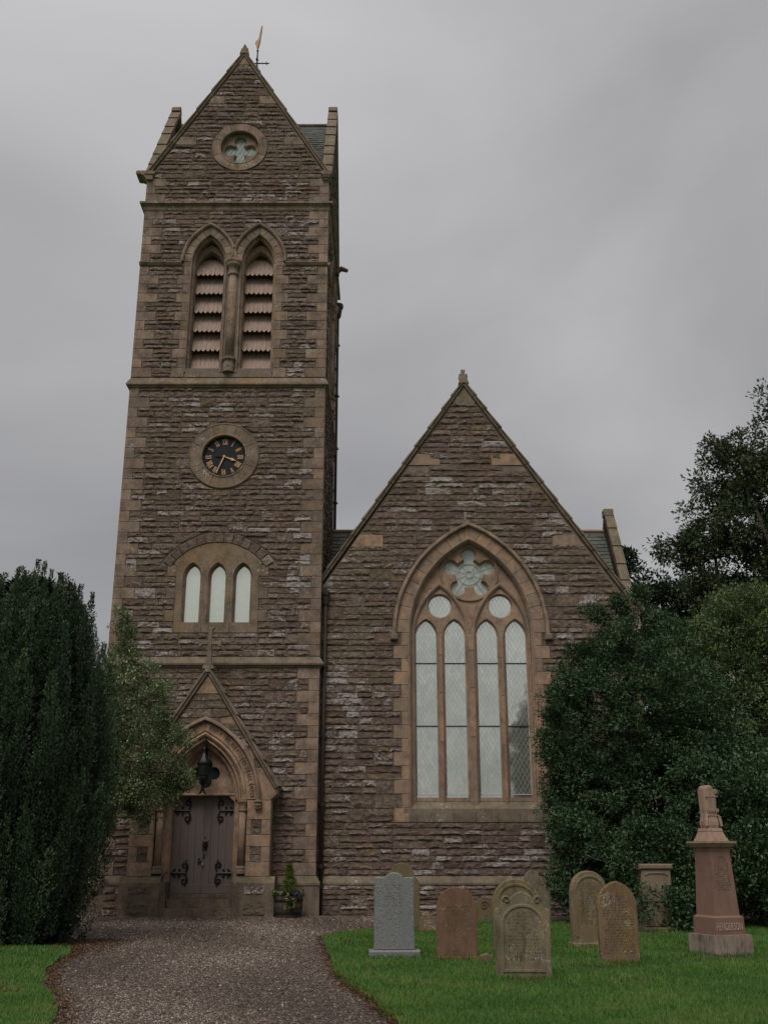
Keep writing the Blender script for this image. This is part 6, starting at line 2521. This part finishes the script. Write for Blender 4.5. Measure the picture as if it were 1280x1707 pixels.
# --- variegated holly between the yew and the porch
lobes = [(-6.75, 27.6, 4.6, 1.25, 1.3, 1.9), (-6.0, 27.4, 4.0, 1.0, 1.1, 1.2), (-7.6, 27.8, 4.4, 1.2, 1.2, 2.0), (-5.75, 27.3, 3.35, .85, .8, .6), (-6.3, 27.5, 5.5, .75, .8, .9), (-6.85, 27.6, 6.6, .32, .3, .8), (-7.6, 27.7, 3.0, 1.1, 1.1, .9), (-6.4, 27.3, 3.0, .9, .9, .7)]
ext = []
for k in range(14):   # loose leading shoots
    a = random.uniform(-7.6, -5.6); ext.append((a, 27.5, 6.2 + random.uniform(0, .8) - abs(a + 6.8) * .7, 5))
for k in range(26):
    t = k / 26; ext.append((-6.95 + random.gauss(0, .10), 27.6, 6.6 + 1.3 * t, 5))
for k in range(16): t = random.random(); ext.append((-5.5 + .7 * t, 27.2, 3.35 + .15 * t + random.gauss(0, .12), 3))
broad_tree('holly_tree', 'loose pale olive holly tree between the yew and the church porch', 'tree', (-7.9, 28.0, 0), (-7.0, 27.7, 5.0), .10, lobes, 760, 62, .19, .07, .034, M['olive'], .25, branches=True, nbr=160, brr=.016, flat=.9, extra_cl=ext, tspread=.25, inner=.3)

# --- dark holly hedge on the right


def back(l, Y):
    k = Y / l[1]
    return (l[0] * k, Y, 1.6 + (l[2] - 1.6) * k, l[3] * k, l[4], l[5] * k)


lobes = [(5.6, 26.3, 4.6, 1.8, 1.9, 2.1), (6.6, 26.2, 5.6, 1.5, 1.8, 1.9), (5.2, 26.2, 2.6, 1.55, 1.7, 1.7), (6.9, 26.0, 3.0, 1.9, 1.9, 2.1), (5.15, 26.6, 5.5, .75, .9, .9), (4.5, 26.3, 4.0, .85, 1.0, .8), (5.0, 26.1, 1.1, 1.35, 1.5, .95), (6.9, 26.0, 1.0, 1.5, 1.5, .85), (7.6, 26.4, 4.0, 1.3, 1.6, 1.9), (4.4, 26.3, 2.2, .8, .9, .7), (6.3, 25.2, 4.3, 1.2, 1.0, 1.2), (5.75, 26.3, 6.5, .6, .8, .6)]
lobes = [((l[0] + (.34 if l[0] < 5.3 else .12),) + l[1:]) for l in lobes]
lobes = [back(l, 28.2 if l[2] > 2.3 else 27.2) for l in lobes]
ext = []
for (zz, x1, x0) in ((4.15, 3.65, 4.4), (5.2, 3.95, 4.6), (3.75, 3.8, 4.4), (2.75, 3.8, 4.4), (1.95, 3.75, 4.4), (6.3, 4.45, 5.0), (7.3, 5.0, 5.5), (5.75, 4.15, 4.7), (4.75, 3.9, 4.5), (3.2, 4.0, 4.5), (7.9, 6.3, 6.4), (7.6, 5.7, 5.9)):
    for k in range(8):
        t = k / 7; ext.append(((x0 + .22 + (x1 - x0) * t) * 28.0 / 26.1, 28.0 + random.gauss(0, .1), 1.6 + (zz - 1.6 + .2 * t) * 28.0 / 26.1 + random.gauss(0, .05), 5))
for (x0, x1, z0, z1, c_) in ((6.28, 6.6, .1, .9, 12), (6.1, 6.3, .55, .8, 3), (5.45, 5.62, .45, .85, 3), (5.6, 6.5, 1.62, 1.9, 12), (5.2, 5.45, .9, 1.7, 12), (6.5, 6.8, .9, 1.8, 14), (5.3, 6.7, 1.8, 2.3, 16)):
    for k in range(c_): ext.append((random.uniform(x0, x1), 23.95 + random.uniform(-.15, .2) if z1 < 1.1 else 24.5, random.uniform(z0, z1), 6))
broad_tree('holly_tree', 'large dense dark green holly covering the right corner of the nave', 'tree', (6.4, 28.4, 0), (6.6, 28.3, 5.5), .2, lobes, 1500, 105, .27, .085, .046, M['holly'], .2, branches=True, nbr=120, brr=.02, extra_cl=ext, tspread=.2, inner=.2)
lobes = [(9.7, 26.4, 2.0, 2.1, 1.9, 1.8), (11.5, 26.5, 2.4, 2.0, 2.0, 2.0), (8.6, 25.8, 1.4, 1.2, 1.2, 1.2), (8.1, 26.4, 2.6, 1.1, 1.2, 1.4), (9.6, 25.3, 1.0, 1.6, 1.0, .9), (7.3, 25.9, 1.2, .7, .7, .9), (10.2, 26.6, 3.3, 1.4, 1.4, 1.1)]
broad_tree('holly_tree', 'dark holly mass behind the tall red monument at the right edge', 'tree', (10, 26.6, 0), (10, 26.5, 4), .2, lobes, 1000, 85, .28, .095, .05, M['holly'], .2, branches=True, nbr=60, brr=.02, tspread=.2, inner=.2)

# --- lighter tree behind
lobes = [(10.6, 31.5, 7.0, 1.6, 1.6, 2.2), (11.8, 31.8, 8.0, 1.6, 1.6, 1.7), (9.6, 31.3, 6.2, 1.2, 1.3, 1.8), (12.4, 31.6, 6.0, 1.7, 1.6, 2.5), (10.6, 30.6, 5.0, 1.7, 1.5, 1.6), (11.0, 31.5, 8.9, .8, .8, .6), (9.2, 30.6, 4.3, 1.3, 1.2, 1.3), (11.8, 30.4, 4.0, 1.6, 1.4, 1.6), (9.1, 31.2, 7.6, .55, .55, .7)]
broad_tree('ash_tree', 'lighter green leafy tree rising behind the dark hollies on the right', 'tree', (11.2, 31.8, 0), (11.2, 31.8, 6), .2, lobes, 1150, 75, .30, .11, .05, M['lime'], .1, nbr=80, tspread=.2, inner=.2)

# --- tall open tree top right
lobes = [(18.8, 44.5, 18.6, 2.6, 2.3, 2.6), (16.0, 44, 17.6, 1.7, 1.6, 1.8), (14.4, 43.8, 15.1, 1.9, 1.7, 1.25), (17.5, 44, 15.2, 2.4, 2.0, 2.2), (12.9, 43.6, 14.1, 1.25, 1.2, .75), (15.3, 44.0, 18.9, .8, .8, .8), (19.5, 44.2, 13, 2.6, 2.4, 2.8), (16.5, 44, 12.4, 2.4, 2, 1.8), (14.8, 43.9, 16.6, 1.0, .9, .8), (18.6, 44, 21.3, 1.4, 1.3, .9), (13.6, 43.8, 12.6, 1.3, 1.2, .8), (16.2, 43.9, 14.2, 1.6, 1.5, 1.1), (15.6, 43.9, 11.0, 2.4, 2, 1.3)]
ext = []
broad_tree('sycamore_tree', 'tall open branched tree against the sky at the upper right edge', 'tree', (18.2, 45, 0), (17.8, 44.8, 16), .4, lobes, 1150, 46, .40, .18, .10, M['treeleaf'], .1, nbr=520, brr=.05, shell=(.6, 1.22), tspread=.22, inner=.3)
# --- dark trees further back
lobes = [(12.9, 52, 13.4, 1.7, 1.6, 2.2), (14.4, 52, 13.2, 1.9, 1.6, 1.3), (16.3, 52, 13.4, 1.5, 1.6, 1.2), (11.4, 52, 11, 2.0, 2, 3.2), (12.3, 52, 15.7, .75, .7, .9), (14, 52, 10.6, 2.6, 2, 1.7), (18, 52, 12.5, 2, 2, 2.4), (15.2, 52, 13.9, 1.6, 1.5, 1.1)]
broad_tree('beech_tree', 'dark round topped tree beyond the right end of the nave roof', 'tree', (13.5, 52.5, 0), (13.5, 52.4, 11), .35, lobes, 560, 60, .42, .2, .12, M['farleaf'], .1, nbr=60, brr=.05, tspread=.2, inner=.3)

pebbles()
grass()
litter()
